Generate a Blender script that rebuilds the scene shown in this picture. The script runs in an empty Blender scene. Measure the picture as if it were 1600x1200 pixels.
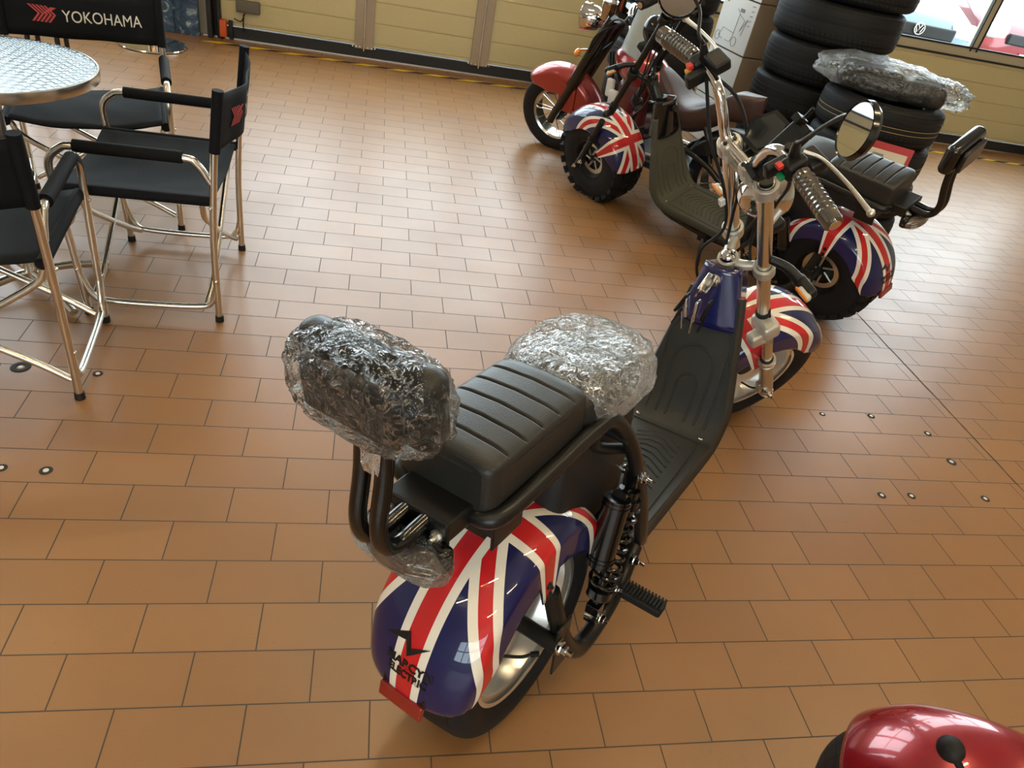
import bpy, math, random
from mathutils import Matrix, Vector, noise
random.seed(7)
PI = math.pi
SC = bpy.context.scene
COL = SC.collection

# ------------------------------------------------------------------ camera
cam_d = bpy.data.cameras.new('camera'); cam = bpy.data.objects.new('camera', cam_d); COL.objects.link(cam)
CAMR = [[0.97622817, -0.13195538, 0.17194865], [0.05834411, -0.60405502, -0.79480406], [0.20874511, 0.78594231, -0.58199671]]
CPOS = (0.5513, -0.8174, 1.4508)
m = Matrix(((CAMR[0][0], -CAMR[1][0], -CAMR[2][0], CPOS[0]),
            (CAMR[0][1], -CAMR[1][1], -CAMR[2][1], CPOS[1]),
            (CAMR[0][2], -CAMR[1][2], -CAMR[2][2], CPOS[2]), (0, 0, 0, 1)))
cam.matrix_world = m
cam_d.sensor_width = 36; cam_d.lens = 1118.26/1600*36; cam_d.clip_start = 0.02; cam_d.clip_end = 200
SC.camera = cam

# ------------------------------------------------------------------ world, exposure
W = bpy.data.worlds.new('World'); SC.world = W; W.use_nodes = True
wn = W.node_tree; bg = wn.nodes['Background']
sky = wn.nodes.new('ShaderNodeTexSky'); sky.sky_type = 'HOSEK_WILKIE'; sky.turbidity = 9; sky.ground_albedo = .5
sky.sun_direction = (0.3, 0.6, 0.74)
mx = wn.nodes.new('ShaderNodeMixRGB'); mx.inputs[0].default_value = .82; mx.inputs[2].default_value = (0.80, 0.92, 1.0, 1)
wn.links.new(sky.outputs[0], mx.inputs[1]); wn.links.new(mx.outputs[0], bg.inputs[0]); bg.inputs[1].default_value = 4.2
vs = SC.view_settings; vs.view_transform = 'Standard'; vs.look = 'None'; vs.exposure = 1.2; vs.gamma = 1.0; vs.use_curve_mapping = False

# ------------------------------------------------------------------ window portals (daylight sampling only)
WY = lambda x: 5.391 + 0.01173*x                    # far wall line
def portal(loc, rot, sx, sy):
    d = bpy.data.lights.new('daylight_portal', 'AREA'); d.shape = 'RECTANGLE'; d.size = sx; d.size_y = sy
    d.energy = 1; d.cycles.is_portal = True
    o = bpy.data.objects.new('daylight_portal', d); o.location = loc; o.rotation_euler = rot; COL.objects.link(o)
portal((1.4, 5.75, 2.0), (-PI/2, 0, 0), 12.6, 2.6)
portal((-1.0, -4.75, 1.9), (PI/2, 0, 0), 5.2, 2.2)

# ------------------------------------------------------------------ node helpers
def new_mat(name):
    m = bpy.data.materials.new(name); m.use_nodes = True
    return m, m.node_tree, m.node_tree.nodes['Principled BSDF']
MATS = {}
def mat(name, col, rough=.5, metal=0, coat=0, bump=0, bscale=60, spec=.5, emis=None, trans=0, cvar=0, croug=.05, aniso=0):
    if name in MATS: return MATS[name]
    m, t, b = new_mat(name)
    b.inputs['Base Color'].default_value = (*col, 1); b.inputs['Roughness'].default_value = rough
    b.inputs['Metallic'].default_value = metal; b.inputs['Coat Weight'].default_value = coat
    b.inputs['Coat Roughness'].default_value = croug
    b.inputs['Specular IOR Level'].default_value = spec; b.inputs['Transmission Weight'].default_value = trans
    if emis: b.inputs['Emission Color'].default_value = (*emis[:3], 1); b.inputs['Emission Strength'].default_value = emis[3]
    tc = t.nodes.new('ShaderNodeTexCoord'); n = t.nodes.new('ShaderNodeTexNoise')
    n.inputs['Scale'].default_value = bscale; n.inputs['Detail'].default_value = 4
    t.links.new(tc.outputs['Object'], n.inputs['Vector'])
    if bump:
        bp = t.nodes.new('ShaderNodeBump'); bp.inputs['Strength'].default_value = bump; bp.inputs['Distance'].default_value = .002
        t.links.new(n.outputs['Fac'], bp.inputs['Height']); t.links.new(bp.outputs[0], b.inputs['Normal'])
    if cvar:
        r = t.nodes.new('ShaderNodeMixRGB'); r.inputs[1].default_value = (*[c*(1-cvar) for c in col], 1)
        r.inputs[2].default_value = (*[min(1, c*(1+cvar)) for c in col], 1)
        t.links.new(n.outputs['Fac'], r.inputs[0]); t.links.new(r.outputs[0], b.inputs['Base Color'])
    MATS[name] = m; return m
class NT:
    def __init__(s, t): s.t = t
    def m(s, op, a, b=None, c=None):
        n = s.t.nodes.new('ShaderNodeMath'); n.operation = op
        for i, v in enumerate((a, b, c)):
            if v is None: continue
            if isinstance(v, (int, float)): n.inputs[i].default_value = v
            else: s.t.links.new(v, n.inputs[i])
        return n.outputs[0]
    def mix(s, f, a, b):
        n = s.t.nodes.new('ShaderNodeMixRGB')
        for i, v in enumerate((f, a, b)):
            if isinstance(v, tuple): n.inputs[i].default_value = (*v, 1)
            elif isinstance(v, (int, float)): n.inputs[i].default_value = v
            else: s.t.links.new(v, n.inputs[i])
        return n.outputs[0]

def union_mat():
    m, t, b = new_mat('union_flag_paint'); q = NT(t)
    uv = t.nodes.new('ShaderNodeUVMap'); uv.uv_map = 'UVMap'; sp = t.nodes.new('ShaderNodeSeparateXYZ'); t.links.new(uv.outputs[0], sp.inputs[0])
    # UVs are stored as metres/2 + .5
    u = q.m('MULTIPLY', q.m('SUBTRACT', sp.outputs[0], .5), 2); v = q.m('MULTIPLY', q.m('SUBTRACT', sp.outputs[1], .5), 2)
    au = q.m('ABSOLUTE', u); av = q.m('ABSOLUTE', v)
    front = q.m('GREATER_THAN', u, 0)
    U = q.m('ADD', .435, q.m('MULTIPLY', front, -.015)); V = .235
    ln = q.m('SQRT', q.m('ADD', q.m('MULTIPLY', U, U), V*V))
    d = q.m('DIVIDE', q.m('SUBTRACT', q.m('MULTIPLY', au, V), q.m('MULTIPLY', av, U)), ln)
    ad = q.m('ABSOLUTE', d)
    wd = q.m('LESS_THAN', ad, .030); rd = q.m('LESS_THAN', ad, .0125)
    wc = q.m('MAXIMUM', q.m('LESS_THAN', au, .039), q.m('LESS_THAN', av, .035))
    rc = q.m('MAXIMUM', q.m('LESS_THAN', au, .022), q.m('LESS_THAN', av, .0185))
    blue = (.005, .007, .070); white = (.80, .76, .66); red = (.52, .012, .016)
    c = q.mix(wd, blue, white); c = q.mix(rd, c, red); c = q.mix(wc, c, white); c = q.mix(rc, c, red)
    t.links.new(c, b.inputs['Base Color'])
    b.inputs['Roughness'].default_value = .5; b.inputs['Specular IOR Level'].default_value = .2; b.inputs['Coat Weight'].default_value = 1; b.inputs['Coat Roughness'].default_value = .02
    return m

def tile_mat():
    m, t, b = new_mat('brown_clay_floor_tiles'); q = NT(t)
    tc = t.nodes.new('ShaderNodeTexCoord'); mp = t.nodes.new('ShaderNodeMapping'); mp.inputs['Location'].default_value = (0, .12130, 0)
    t.links.new(tc.outputs['Object'], mp.inputs['Vector'])
    br = t.nodes.new('ShaderNodeTexBrick'); t.links.new(mp.outputs[0], br.inputs['Vector'])
    br.offset = .5; br.offset_frequency = 2
    br.inputs['Scale'].default_value = 1; br.inputs['Brick Width'].default_value = .245; br.inputs['Row Height'].default_value = .12130
    br.inputs['Mortar Size'].default_value = .0016; br.inputs['Mortar Smooth'].default_value = .25
    br.inputs['Color1'].default_value = (.235, .108, .034, 1); br.inputs['Color2'].default_value = (.285, .138, .046, 1)
    br.inputs['Mortar'].default_value = (.045, .026, .013, 1)
    n = t.nodes.new('ShaderNodeTexNoise'); n.inputs['Scale'].default_value = 420; n.inputs['Detail'].default_value = 3
    n2 = t.nodes.new('ShaderNodeTexNoise'); n2.inputs['Scale'].default_value = 3.2; n2.inputs['Detail'].default_value = 6
    n3 = t.nodes.new('ShaderNodeTexNoise'); n3.inputs['Scale'].default_value = 22; n3.inputs['Detail'].default_value = 5; n3.inputs['Distortion'].default_value = 1.5
    for k in (n, n2, n3): t.links.new(tc.outputs['Object'], k.inputs['Vector'])
    c = q.mix(q.m('MULTIPLY', n.outputs['Fac'], .55), br.outputs['Color'], (.36, .19, .075))
    c = q.mix(q.m('MULTIPLY', q.m('SUBTRACT', n2.outputs['Fac'], .35), .5), c, (.17, .085, .032))
    rp = t.nodes.new('ShaderNodeValToRGB'); rp.color_ramp.elements[0].position = .70; rp.color_ramp.elements[1].position = .78
    t.links.new(n3.outputs['Fac'], rp.inputs[0])
    c = q.mix(q.m('MULTIPLY', rp.outputs[0], .35), c, (.07, .045, .03))
    c = q.mix(br.outputs['Fac'], c, (.045, .027, .014))
    t.links.new(c, b.inputs['Base Color'])
    r = q.m('ADD', .30, q.m('MULTIPLY', n2.outputs['Fac'], .16)); r = q.m('ADD', r, q.m('MULTIPLY', br.outputs['Fac'], .3))
    t.links.new(r, b.inputs['Roughness'])
    b.inputs['Specular IOR Level'].default_value = .78
    bp = t.nodes.new('ShaderNodeBump'); bp.inputs['Strength'].default_value = .8; bp.inputs['Distance'].default_value = .0012; bp.invert = True
    t.links.new(br.outputs['Fac'], bp.inputs['Height'])
    bp2 = t.nodes.new('ShaderNodeBump'); bp2.inputs['Strength'].default_value = .12; bp2.inputs['Distance'].default_value = .001
    t.links.new(n.outputs['Fac'], bp2.inputs['Height']); t.links.new(bp.outputs[0], bp2.inputs['Normal']); t.links.new(bp2.outputs[0], b.inputs['Normal'])
    return m

def wrap_mat(name='clear_stretch_film', tr=.90, sc=38, tint=(.93, .93, .9)):
    if name in MATS: return MATS[name]
    m, t, b = new_mat(name); q = NT(t)
    out = t.nodes['Material Output']; t.nodes.remove(b)
    tc = t.nodes.new('ShaderNodeTexCoord'); n = t.nodes.new('ShaderNodeTexNoise'); n.inputs['Scale'].default_value = sc; n.inputs['Detail'].default_value = 5; n.inputs['Distortion'].default_value = 2.2
    v = t.nodes.new('ShaderNodeTexVoronoi'); v.feature = 'DISTANCE_TO_EDGE'; v.inputs['Scale'].default_value = sc*1.1
    t.links.new(tc.outputs['Object'], n.inputs['Vector'])
    vm = t.nodes.new('ShaderNodeVectorMath'); vm.operation = 'ADD'; sc2 = t.nodes.new('ShaderNodeVectorMath'); sc2.operation = 'SCALE'; sc2.inputs['Scale'].default_value = .045
    t.links.new(n.outputs['Color'], sc2.inputs[0]); t.links.new(tc.outputs['Object'], vm.inputs[0]); t.links.new(sc2.outputs[0], vm.inputs[1]); t.links.new(vm.outputs[0], v.inputs['Vector'])
    hgt = q.m('ADD', q.m('MULTIPLY', q.m('MINIMUM', v.outputs['Distance'], .12), 5), n.outputs['Fac'])
    bp = t.nodes.new('ShaderNodeBump'); bp.inputs['Strength'].default_value = 1; bp.inputs['Distance'].default_value = .008; t.links.new(hgt, bp.inputs['Height'])
    g = t.nodes.new('ShaderNodeBsdfGlossy'); g.inputs['Roughness'].default_value = .07; g.inputs['Color'].default_value = (1, 1, 1, 1); t.links.new(bp.outputs[0], g.inputs['Normal'])
    d = t.nodes.new('ShaderNodeBsdfDiffuse'); d.inputs['Color'].default_value = (.75, .76, .74, 1)
    tr_ = t.nodes.new('ShaderNodeBsdfTransparent'); tr_.inputs['Color'].default_value = (*tint, 1)
    rg = t.nodes.new('ShaderNodeValToRGB'); rg.color_ramp.elements[0].position = .0; rg.color_ramp.elements[1].position = .045
    rg.color_ramp.elements[0].color = (1, 1, 1, 1); rg.color_ramp.elements[1].color = (0, 0, 0, 1); t.links.new(v.outputs['Distance'], rg.inputs[0])
    fr = t.nodes.new('ShaderNodeFresnel'); fr.inputs['IOR'].default_value = 1.5; t.links.new(bp.outputs[0], fr.inputs['Normal'])
    f = q.m('ADD', q.m('MULTIPLY', fr.outputs[0], 1.0 if tr > .8 else 1.4), q.m('ADD', max(0, .88-tr), q.m('MULTIPLY', rg.outputs[0], .10)))
    m1 = t.nodes.new('ShaderNodeMixShader'); m1.inputs[0].default_value = (.10 if tr > .8 else .30); t.links.new(g.outputs[0], m1.inputs[1]); t.links.new(d.outputs[0], m1.inputs[2])
    m2 = t.nodes.new('ShaderNodeMixShader'); t.links.new(q.m('MINIMUM', f, 1.0), m2.inputs[0]); t.links.new(tr_.outputs[0], m2.inputs[1]); t.links.new(m1.outputs[0], m2.inputs[2])
    t.links.new(m2.outputs[0], out.inputs[0]); MATS[name] = m; return m

def glass_mat():
    m, t, b = new_mat('window_glass'); out = t.nodes['Material Output']; t.nodes.remove(b)
    g = t.nodes.new('ShaderNodeBsdfGlossy'); g.inputs['Roughness'].default_value = .02
    tr = t.nodes.new('ShaderNodeBsdfTransparent'); tr.inputs['Color'].default_value = (.93, .97, .96, 1)
    fr = t.nodes.new('ShaderNodeFresnel'); fr.inputs['IOR'].default_value = 1.5
    mm = t.nodes.new('ShaderNodeMixShader'); t.links.new(fr.outputs[0], mm.inputs[0]); t.links.new(tr.outputs[0], mm.inputs[1]); t.links.new(g.outputs[0], mm.inputs[2])
    t.links.new(mm.outputs[0], out.inputs[0]); return m

def swirl_mat():
    m, t, b = new_mat('engine_turned_aluminium'); q = NT(t)
    tc = t.nodes.new('ShaderNodeTexCoord'); v = t.nodes.new('ShaderNodeTexVoronoi'); v.inputs['Scale'].default_value = 34; v.inputs['Randomness'].default_value = .12
    t.links.new(tc.outputs['Object'], v.inputs['Vector'])
    w = t.nodes.new('ShaderNodeMath'); w.operation = 'SINE'; t.links.new(q.m('MULTIPLY', v.outputs['Distance'], 26), w.inputs[0])
    bp = t.nodes.new('ShaderNodeBump'); bp.inputs['Strength'].default_value = .30; bp.inputs['Distance'].default_value = .004; t.links.new(w.outputs[0], bp.inputs['Height'])
    t.links.new(bp.outputs[0], b.inputs['Normal']); b.inputs['Metallic'].default_value = 1; b.inputs['Roughness'].default_value = .24
    c = q.mix(w.outputs[0], (.035, .045, .048), (.15, .185, .195)); t.links.new(c, b.inputs['Base Color']); return m

def marble_mat():
    m, t, b = new_mat('blue_marbled_laminate'); q = NT(t)
    tc = t.nodes.new('ShaderNodeTexCoord'); n = t.nodes.new('ShaderNodeTexNoise'); n.inputs['Scale'].default_value = 9; n.inputs['Detail'].default_value = 8; n.inputs['Distortion'].default_value = 3
    t.links.new(tc.outputs['Object'], n.inputs['Vector']); r = t.nodes.new('ShaderNodeValToRGB'); t.links.new(n.outputs['Fac'], r.inputs[0])
    e = r.color_ramp.elements; e[0].position = .3; e[0].color = (.012, .03, .075, 1); e[1].position = .58; e[1].color = (.035, .085, .17, 1); k = e.new(.72); k.color = (.35, .45, .5, 1)
    t.links.new(r.outputs[0], b.inputs['Base Color']); b.inputs['Roughness'].default_value = .25; return m

def tyre_mat(name, kind):
    m, t, b = new_mat(name); q = NT(t)
    uv = t.nodes.new('ShaderNodeUVMap'); uv.uv_map = 'UVMap'; sp = t.nodes.new('ShaderNodeSeparateXYZ'); t.links.new(uv.outputs[0], sp.inputs[0])
    ang, lat = sp.outputs[0], sp.outputs[1]      # turn 0..1, across the section 0..1
    al = q.m('ABSOLUTE', q.m('SUBTRACT', lat, .5))
    tread = q.m('LESS_THAN', al, .2 if kind == 'car' else .17)
    if kind == 'car':
        groove = q.m('LESS_THAN', q.m('FRACT', q.m('ADD', q.m('MULTIPLY', lat, 12.5), .25)), .16)
        sip = q.m('LESS_THAN', q.m('FRACT', q.m('ADD', q.m('MULTIPLY', ang, 74), q.m('MULTIPLY', al, 9))), .22)
        sip = q.m('MULTIPLY', sip, q.m('GREATER_THAN', al, .075))
    else:
        groove = q.m('LESS_THAN', q.m('FRACT', q.m('ADD', q.m('MULTIPLY', lat, 14), .4)), .14)
        sip = q.m('LESS_THAN', q.m('FRACT', q.m('ADD', q.m('MULTIPLY', ang, 46), q.m('MULTIPLY', al, 5))), .14)
    cut = q.m('MULTIPLY', tread, q.m('MAXIMUM', groove, sip))
    n = t.nodes.new('ShaderNodeTexNoise'); n.inputs['Scale'].default_value = 90
    bp = t.nodes.new('ShaderNodeBump'); bp.inputs['Strength'].default_value = 1; bp.inputs['Distance'].default_value = .006; bp.invert = True
    t.links.new(cut, bp.inputs['Height']); t.links.new(bp.outputs[0], b.inputs['Normal'])
    c = q.mix(cut, (.0125, .0125, .0135), (.003, .003, .003)); t.links.new(c, b.inputs['Base Color'])
    b.inputs['Roughness'].default_value = .62; b.inputs['Specular IOR Level'].default_value = .22
    return m

def brush_mat(name, col, rough):
    m, t, b = new_mat(name); q = NT(t)
    tc = t.nodes.new('ShaderNodeTexCoord'); n = t.nodes.new('ShaderNodeTexNoise'); n.inputs['Scale'].default_value = 8; n.inputs['Detail'].default_value = 6
    t.links.new(tc.outputs['Object'], n.inputs['Vector']); b.inputs['Base Color'].default_value = (*col, 1); b.inputs['Metallic'].default_value = 1
    t.links.new(q.m('ADD', rough-.06, q.m('MULTIPLY', n.outputs['Fac'], .14)), b.inputs['Roughness']); return m

UNION = union_mat(); TILE = tile_mat(); WRAP = wrap_mat(); GLASS = glass_mat(); SWIRL = swirl_mat(); MARBLE = marble_mat()
T_CAR = tyre_mat('car_tyre_rubber', 'car'); T_ROAD = tyre_mat('scooter_tyre_rubber', 'road')
RUB = mat('black_rubber', (.009, .009, .009), .6, bump=.3, bscale=120)
BLK = mat('satin_black_metal', (.008, .008, .0075), .34, bump=.05)
BLKG = mat('gloss_black_paint', (.004, .004, .004), .18, coat=.3)
PLA = mat('black_plastic', (.006, .006, .006), .42, bump=.15, bscale=200)
DECK = mat('dark_grey_rubber_deck', (.030, .031, .028), .44, bump=.35, bscale=260)
DECK2 = mat('olive_grey_rubber_deck', (.062, .062, .046), .55, bump=.35, bscale=260)
LEA = mat('black_leatherette', (.020, .020, .018), .36, bump=.25, bscale=420)
LEAB = mat('brown_leatherette', (.050, .024, .018), .42, bump=.4, bscale=170)
CHR = mat('chrome', (.80, .79, .76), .07, 1)
ALU = brush_mat('polished_aluminium', (.78, .76, .70), .22)
ALUM = brush_mat('cast_aluminium', (.70, .68, .62), .36)
TUBE = brush_mat('anodised_tube', (.72, .68, .60), .24)
SILV = mat('silver_paint', (.56, .53, .46), .35, .55)
WHT = mat('white_plastic', (.72, .70, .66), .4)
BLUEP = mat('deep_blue_paint', (.006, .008, .08), .25, coat=1)
REDP = mat('candy_red_paint', (.30, .006, .012), .25, .35, coat=1)
REDM = mat('copper_red_paint', (.36, .035, .028), .30, .45, coat=1)
FAB = mat('black_canvas', (.0055, .006, .0075), .75, bump=.5, bscale=500)
FABG = mat('charcoal_canvas', (.0075, .0082, .010), .75, bump=.5, bscale=500)
STIT = mat('red_stitching', (.22, .03, .03), .7)
LOGOW = mat('cream_print', (.72, .68, .58), .7); LOGOR = mat('red_print', (.42, .05, .05), .7)
AMB = mat('amber_lens', (.85, .25, .02), .2, coat=.8)
REDL = mat('red_reflector', (.24, .008, .008), .18, coat=1)
SMOK = mat('smoked_lens', (.12, .085, .065), .14, coat=1, spec=.8)
LENS = mat('clear_lens', (.55, .56, .5), .08, coat=1)
MIRR = mat('mirror_glass', (.85, .85, .85), .02, 1)
SCRN = mat('dark_screen', (.02, .021, .02), .15, coat=1)
GRN = mat('green_button', (.0, .22, .08), .35); REDB = mat('red_button', (.6, .04, .03), .35)
YELB = mat('yellow_button', (.8, .35, .02), .35)
TXT = mat('black_decal', (.006, .006, .006), .4)
CRM = mat('cream_coated_panel', (.52, .46, .26), .5, bump=.35, bscale=60, cvar=.05)
STRP = mat('beige_aluminium_strip', (.33, .27, .20), .45, .1)
FRM = mat('window_frame_cream', (.42, .38, .27), .45)
SEAL = mat('black_seal', (.012, .012, .014), .6)
PLAS = mat('white_wall_plaster', (.52, .49, .43), .85, bump=.2); CEIL = mat('ceiling_paint', (.62, .60, .56), .9)
CARD = mat('brown_cardboard', (.30, .22, .14), .85, bump=.1, cvar=.06); CARDW = mat('white_cardboard', (.78, .77, .74), .7, bump=.05)
GREY = mat('grey_line_print', (.25, .25, .25), .8); YTAPE = mat('yellow_tape', (.70, .47, .03), .7, spec=.2); BTAPE = mat('black_tape', (.04, .03, .022), .7, spec=.2)
CONC = mat('outdoor_concrete', (.20, .20, .20), .9)
ORNG = mat('orange_plastic', (.62, .10, .02), .45)
for _k, _v in ((RUB, .3), (PLA, .35), (FAB, .15), (FABG, .15), (BLK, .4), (DECK, .35), (DECK2, .35), (LEA, .4)): _k.node_tree.nodes['Principled BSDF'].inputs['Specular IOR Level'].default_value = _v
STRIPE = mat('gold_tread_line', (.38, .27, .10), .7)
TUBEL = mat('fluorescent_tube', (1, 1, 1), .5, emis=(1, .78, .47, 56))

# ------------------------------------------------------------------ mesh builder
def fr3(d):
    d = Vector(d).normalized(); a = Vector((0, 0, 1)) if abs(d.z) < .9 else Vector((1, 0, 0))
    x = d.cross(a).normalized(); return x, x.cross(d).normalized()
def spline(P, n=6):
    P = [Vector(p) for p in P]
    if len(P) < 3: return P
    Q = [P[0]*2-P[1]]+P+[P[-1]*2-P[-2]]; out = []
    for i in range(1, len(Q)-2):
        for k in range(n):
            t = k/n; a, b, c, d = Q[i-1:i+3]
            out.append(.5*((2*b)+(c-a)*t+(2*a-5*b+4*c-d)*t*t+(3*b-a-3*c+d)*t**3))
    out.append(P[-1]); return out
class MB:
    def __init__(s, M=None): s.v = []; s.f = []; s.uv = {}; s.M = M; s.mi = []; s.cur = 0
    def add(s, V, F, UV=None):
        o = len(s.v); s.v += [tuple(p) for p in V]
        for k, f in enumerate(F):
            s.f.append(tuple(i+o for i in f)); s.mi.append(s.cur)
            if UV: s.uv[len(s.f)-1] = UV[k]
        return s
    def grid(s, P, cu=False, cv=False, uv=None):
        nu, nv = len(P), len(P[0]); V = [p for r in P for p in r]; F = []; U = []
        for i in range(nu if cu else nu-1):
            for j in range(nv if cv else nv-1):
                i2, j2 = (i+1) % nu, (j+1) % nv
                F.append((i*nv+j, i2*nv+j, i2*nv+j2, i*nv+j2))
                if uv: U.append([uv(i, j), uv(i+1, j), uv(i+1, j+1), uv(i, j+1)])
        return s.add(V, F, U if uv else None)
    def box(s, c, d, R=None):
        hx, hy, hz = d[0]/2, d[1]/2, d[2]/2; c = Vector(c)
        V = [Vector((x, y, z)) for x in (-hx, hx) for y in (-hy, hy) for z in (-hz, hz)]
        if R is not None: V = [R @ p for p in V]
        return s.add([c+p for p in V], [(0, 1, 3, 2), (4, 6, 7, 5), (0, 4, 5, 1), (2, 3, 7, 6), (0, 2, 6, 4), (1, 5, 7, 3)])
    def tube(s, P, r, n=12, sp=6, cap=True):
        Q = spline(P, sp) if sp else [Vector(p) for p in P]
        N = len(Q); rr = r if callable(r) else (lambda t: r); rows = []; x = None
        for i, p in enumerate(Q):
            d = (Q[min(i+1, N-1)]-Q[max(i-1, 0)])
            if d.length < 1e-9: d = Vector((0, 0, 1))
            d.normalize()
            if x is None: x, _ = fr3(d)
            x = (x-d*x.dot(d)); x.normalize(); y = d.cross(x); R = rr(i/max(1, N-1))
            rows.append([p+(x*math.cos(2*PI*k/n)+y*math.sin(2*PI*k/n))*R for k in range(n)])
        o = len(s.v); s.grid(rows, cv=True)
        if cap:
            s.f.append(tuple(o+k for k in range(n))[::-1]); s.mi.append(s.cur)
            s.f.append(tuple(o+(N-1)*n+k for k in range(n))); s.mi.append(s.cur)
        return s
    def cyl(s, a, b, r, r2=None, n=20):
        r2 = r if r2 is None else r2
        return s.tube([a, b], lambda t: r+(r2-r)*t, n, 0)
    def lathe(s, prof, c=(0, 0, 0), ax=(0, 1, 0), n=48, closed=False, uv=False, M=None):
        ax = Vector(ax).normalized(); x, y = fr3(ax); c = Vector(c); m = len(prof)
        rows = [[c+ax*h+(x*math.cos(2*PI*k/n)+y*math.sin(2*PI*k/n))*r for (h, r) in prof] for k in range(n)]
        return s.grid(rows, cu=True, cv=closed, uv=(lambda i, j: (i/n, j/(m-1))) if uv else None)
    def sph(s, c, r, n=20, m=12, sc=(1, 1, 1), R=None):
        c = Vector(c); rows = []
        for i in range(m+1):
            t = PI*i/m; row = []
            for k in range(n):
                q = Vector((sc[0]*r*math.sin(t)*math.cos(2*PI*k/n), sc[1]*r*math.sin(t)*math.sin(2*PI*k/n), sc[2]*r*math.cos(t)))
                row.append(c+(R @ q if R is not None else q))
            rows.append(row)
        return s.grid(rows, cv=True)
    def helix(s, a, b, R, turns, r, n=8, seg=20):
        a, b = Vector(a), Vector(b); d = b-a; x, y = fr3(d); N = int(turns*seg)
        return s.tube([a+d*(i/N)+(x*math.cos(2*PI*i/seg)+y*math.sin(2*PI*i/seg))*R for i in range(N+1)], r, n, 0)
    def disc(s, c, ax, r, t, n=32): c = Vector(c); a = Vector(ax).normalized(); return s.cyl(c-a*t/2, c+a*t/2, r, n=n)
    def rbox(s, c, d, r, R=None, seg=4, puff=0):
        """box rounded in plan and on its top and bottom edges"""
        c = Vector(c); hx, hy, hz = d[0]/2, d[1]/2, d[2]/2; r = min(r, hx*.98, hy*.98, hz*.98); rows = []
        prof = [(-hz, r)]+[(-hz+r-r*math.cos(PI/2*k/seg), r-r*math.sin(PI/2*k/seg)) for k in range(seg+1)]
        prof += [(hz-r+r*math.sin(PI/2*k/seg), r-r*math.cos(PI/2*k/seg)) for k in range(seg+1)]
        cr = max(r, min(hx, hy)*.35)
        for z, ins in prof:
            row = []
            for (sx, sy, a0) in ((1, 1, 0), (-1, 1, 90), (-1, -1, 180), (1, -1, 270)):
                for k in range(6):
                    a = math.radians(a0+90*k/5); rr = cr-ins if cr > ins else 0
                    row.append(Vector((sx*(hx-cr)+rr*math.cos(a), sy*(hy-cr)+rr*math.sin(a), z)))
            rows.append(row)
        if R is not None: rows = [[R @ p for p in row] for row in rows]
        rows = [[c+p for p in row] for row in rows]; o = len(s.v); n = 24
        s.grid(rows, cv=True)
        s.f.append(tuple(o+k for k in range(n))[::-1]); s.mi.append(s.cur)
        L = len(rows); s.f.append(tuple(o+(L-1)*n+k for k in range(n))); s.mi.append(s.cur)
        return s
    def build(s, name, m, parent=None, smooth=True, bevel=0, sub=0, solid=0, ang=40):
        me = bpy.data.meshes.new(name)
        V = [tuple(s.M @ Vector(p)) for p in s.v] if s.M is not None else s.v
        me.from_pydata(V, [], s.f); 
        if s.uv:
            ul = me.uv_layers.new(name='UVMap')
            for p in me.polygons:
                q = s.uv.get(p.index)
                if q:
                    for k, li in enumerate(p.loop_indices): ul.data[li].uv = q[k]
        for k in (m if isinstance(m, (list, tuple)) else [m]): me.materials.append(k)
        if any(s.mi): me.polygons.foreach_set('material_index', s.mi)
        me.validate()
        if smooth:
            me.polygons.foreach_set('use_smooth', [True]*len(me.polygons)); me.set_sharp_from_angle(angle=math.radians(ang))
        o = bpy.data.objects.new(name, me); COL.objects.link(o)
        if parent: o.parent = parent
        if solid: q = o.modifiers.new('Solid', 'SOLIDIFY'); q.thickness = solid; q.offset = -1
        if bevel: q = o.modifiers.new('Bevel', 'BEVEL'); q.width = bevel; q.segments = 2; q.limit_method = 'ANGLE'
        if sub: q = o.modifiers.new('Sub', 'SUBSURF'); q.levels = sub; q.render_levels = sub
        return o
def empty(name, loc=(0, 0, 0), rot=(0, 0, 0), label=None, cat=None, group=None, kind=None):
    o = bpy.data.objects.new(name, None); o.empty_display_size = .1; COL.objects.link(o); o.location = loc; o.rotation_euler = rot
    tag(o, label, cat, group, kind); return o
def tag(o, label=None, cat=None, group=None, kind=None):
    if label: o['label'] = label
    if cat: o['category'] = cat
    if group: o['group'] = group
    if kind: o['kind'] = kind
    return o
def lab(o, s): o['label'] = s; return o
def struct(o, label=None):
    o['kind'] = 'structure'
    if label: o['label'] = label; 
    return o
def copy_tree(o, parent=None):
    c = o.copy(); COL.objects.link(c)
    if parent: c.parent = parent
    for ch in list(o.children): copy_tree(ch, c)
    return c
def text_mb(s, size, depth=.0012, M=None, warp=None, bold=0, sx=1):
    cu = bpy.data.curves.new('t', 'FONT'); cu.body = s; cu.size = size; cu.extrude = depth; cu.align_x = 'LEFT'; cu.offset = bold
    o = bpy.data.objects.new('t', cu); COL.objects.link(o); dg = bpy.context.evaluated_depsgraph_get(); dg.update()
    me = bpy.data.meshes.new_from_object(o.evaluated_get(dg)); b = MB(M)
    V = [Vector((v.co.x*sx, v.co.y, v.co.z)) for v in me.vertices]
    if warp: V = [warp(v) for v in V]
    b.add(V, [tuple(p.vertices) for p in me.polygons])
    bpy.data.objects.remove(o); bpy.data.curves.remove(cu); bpy.data.meshes.remove(me); return b

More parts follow.
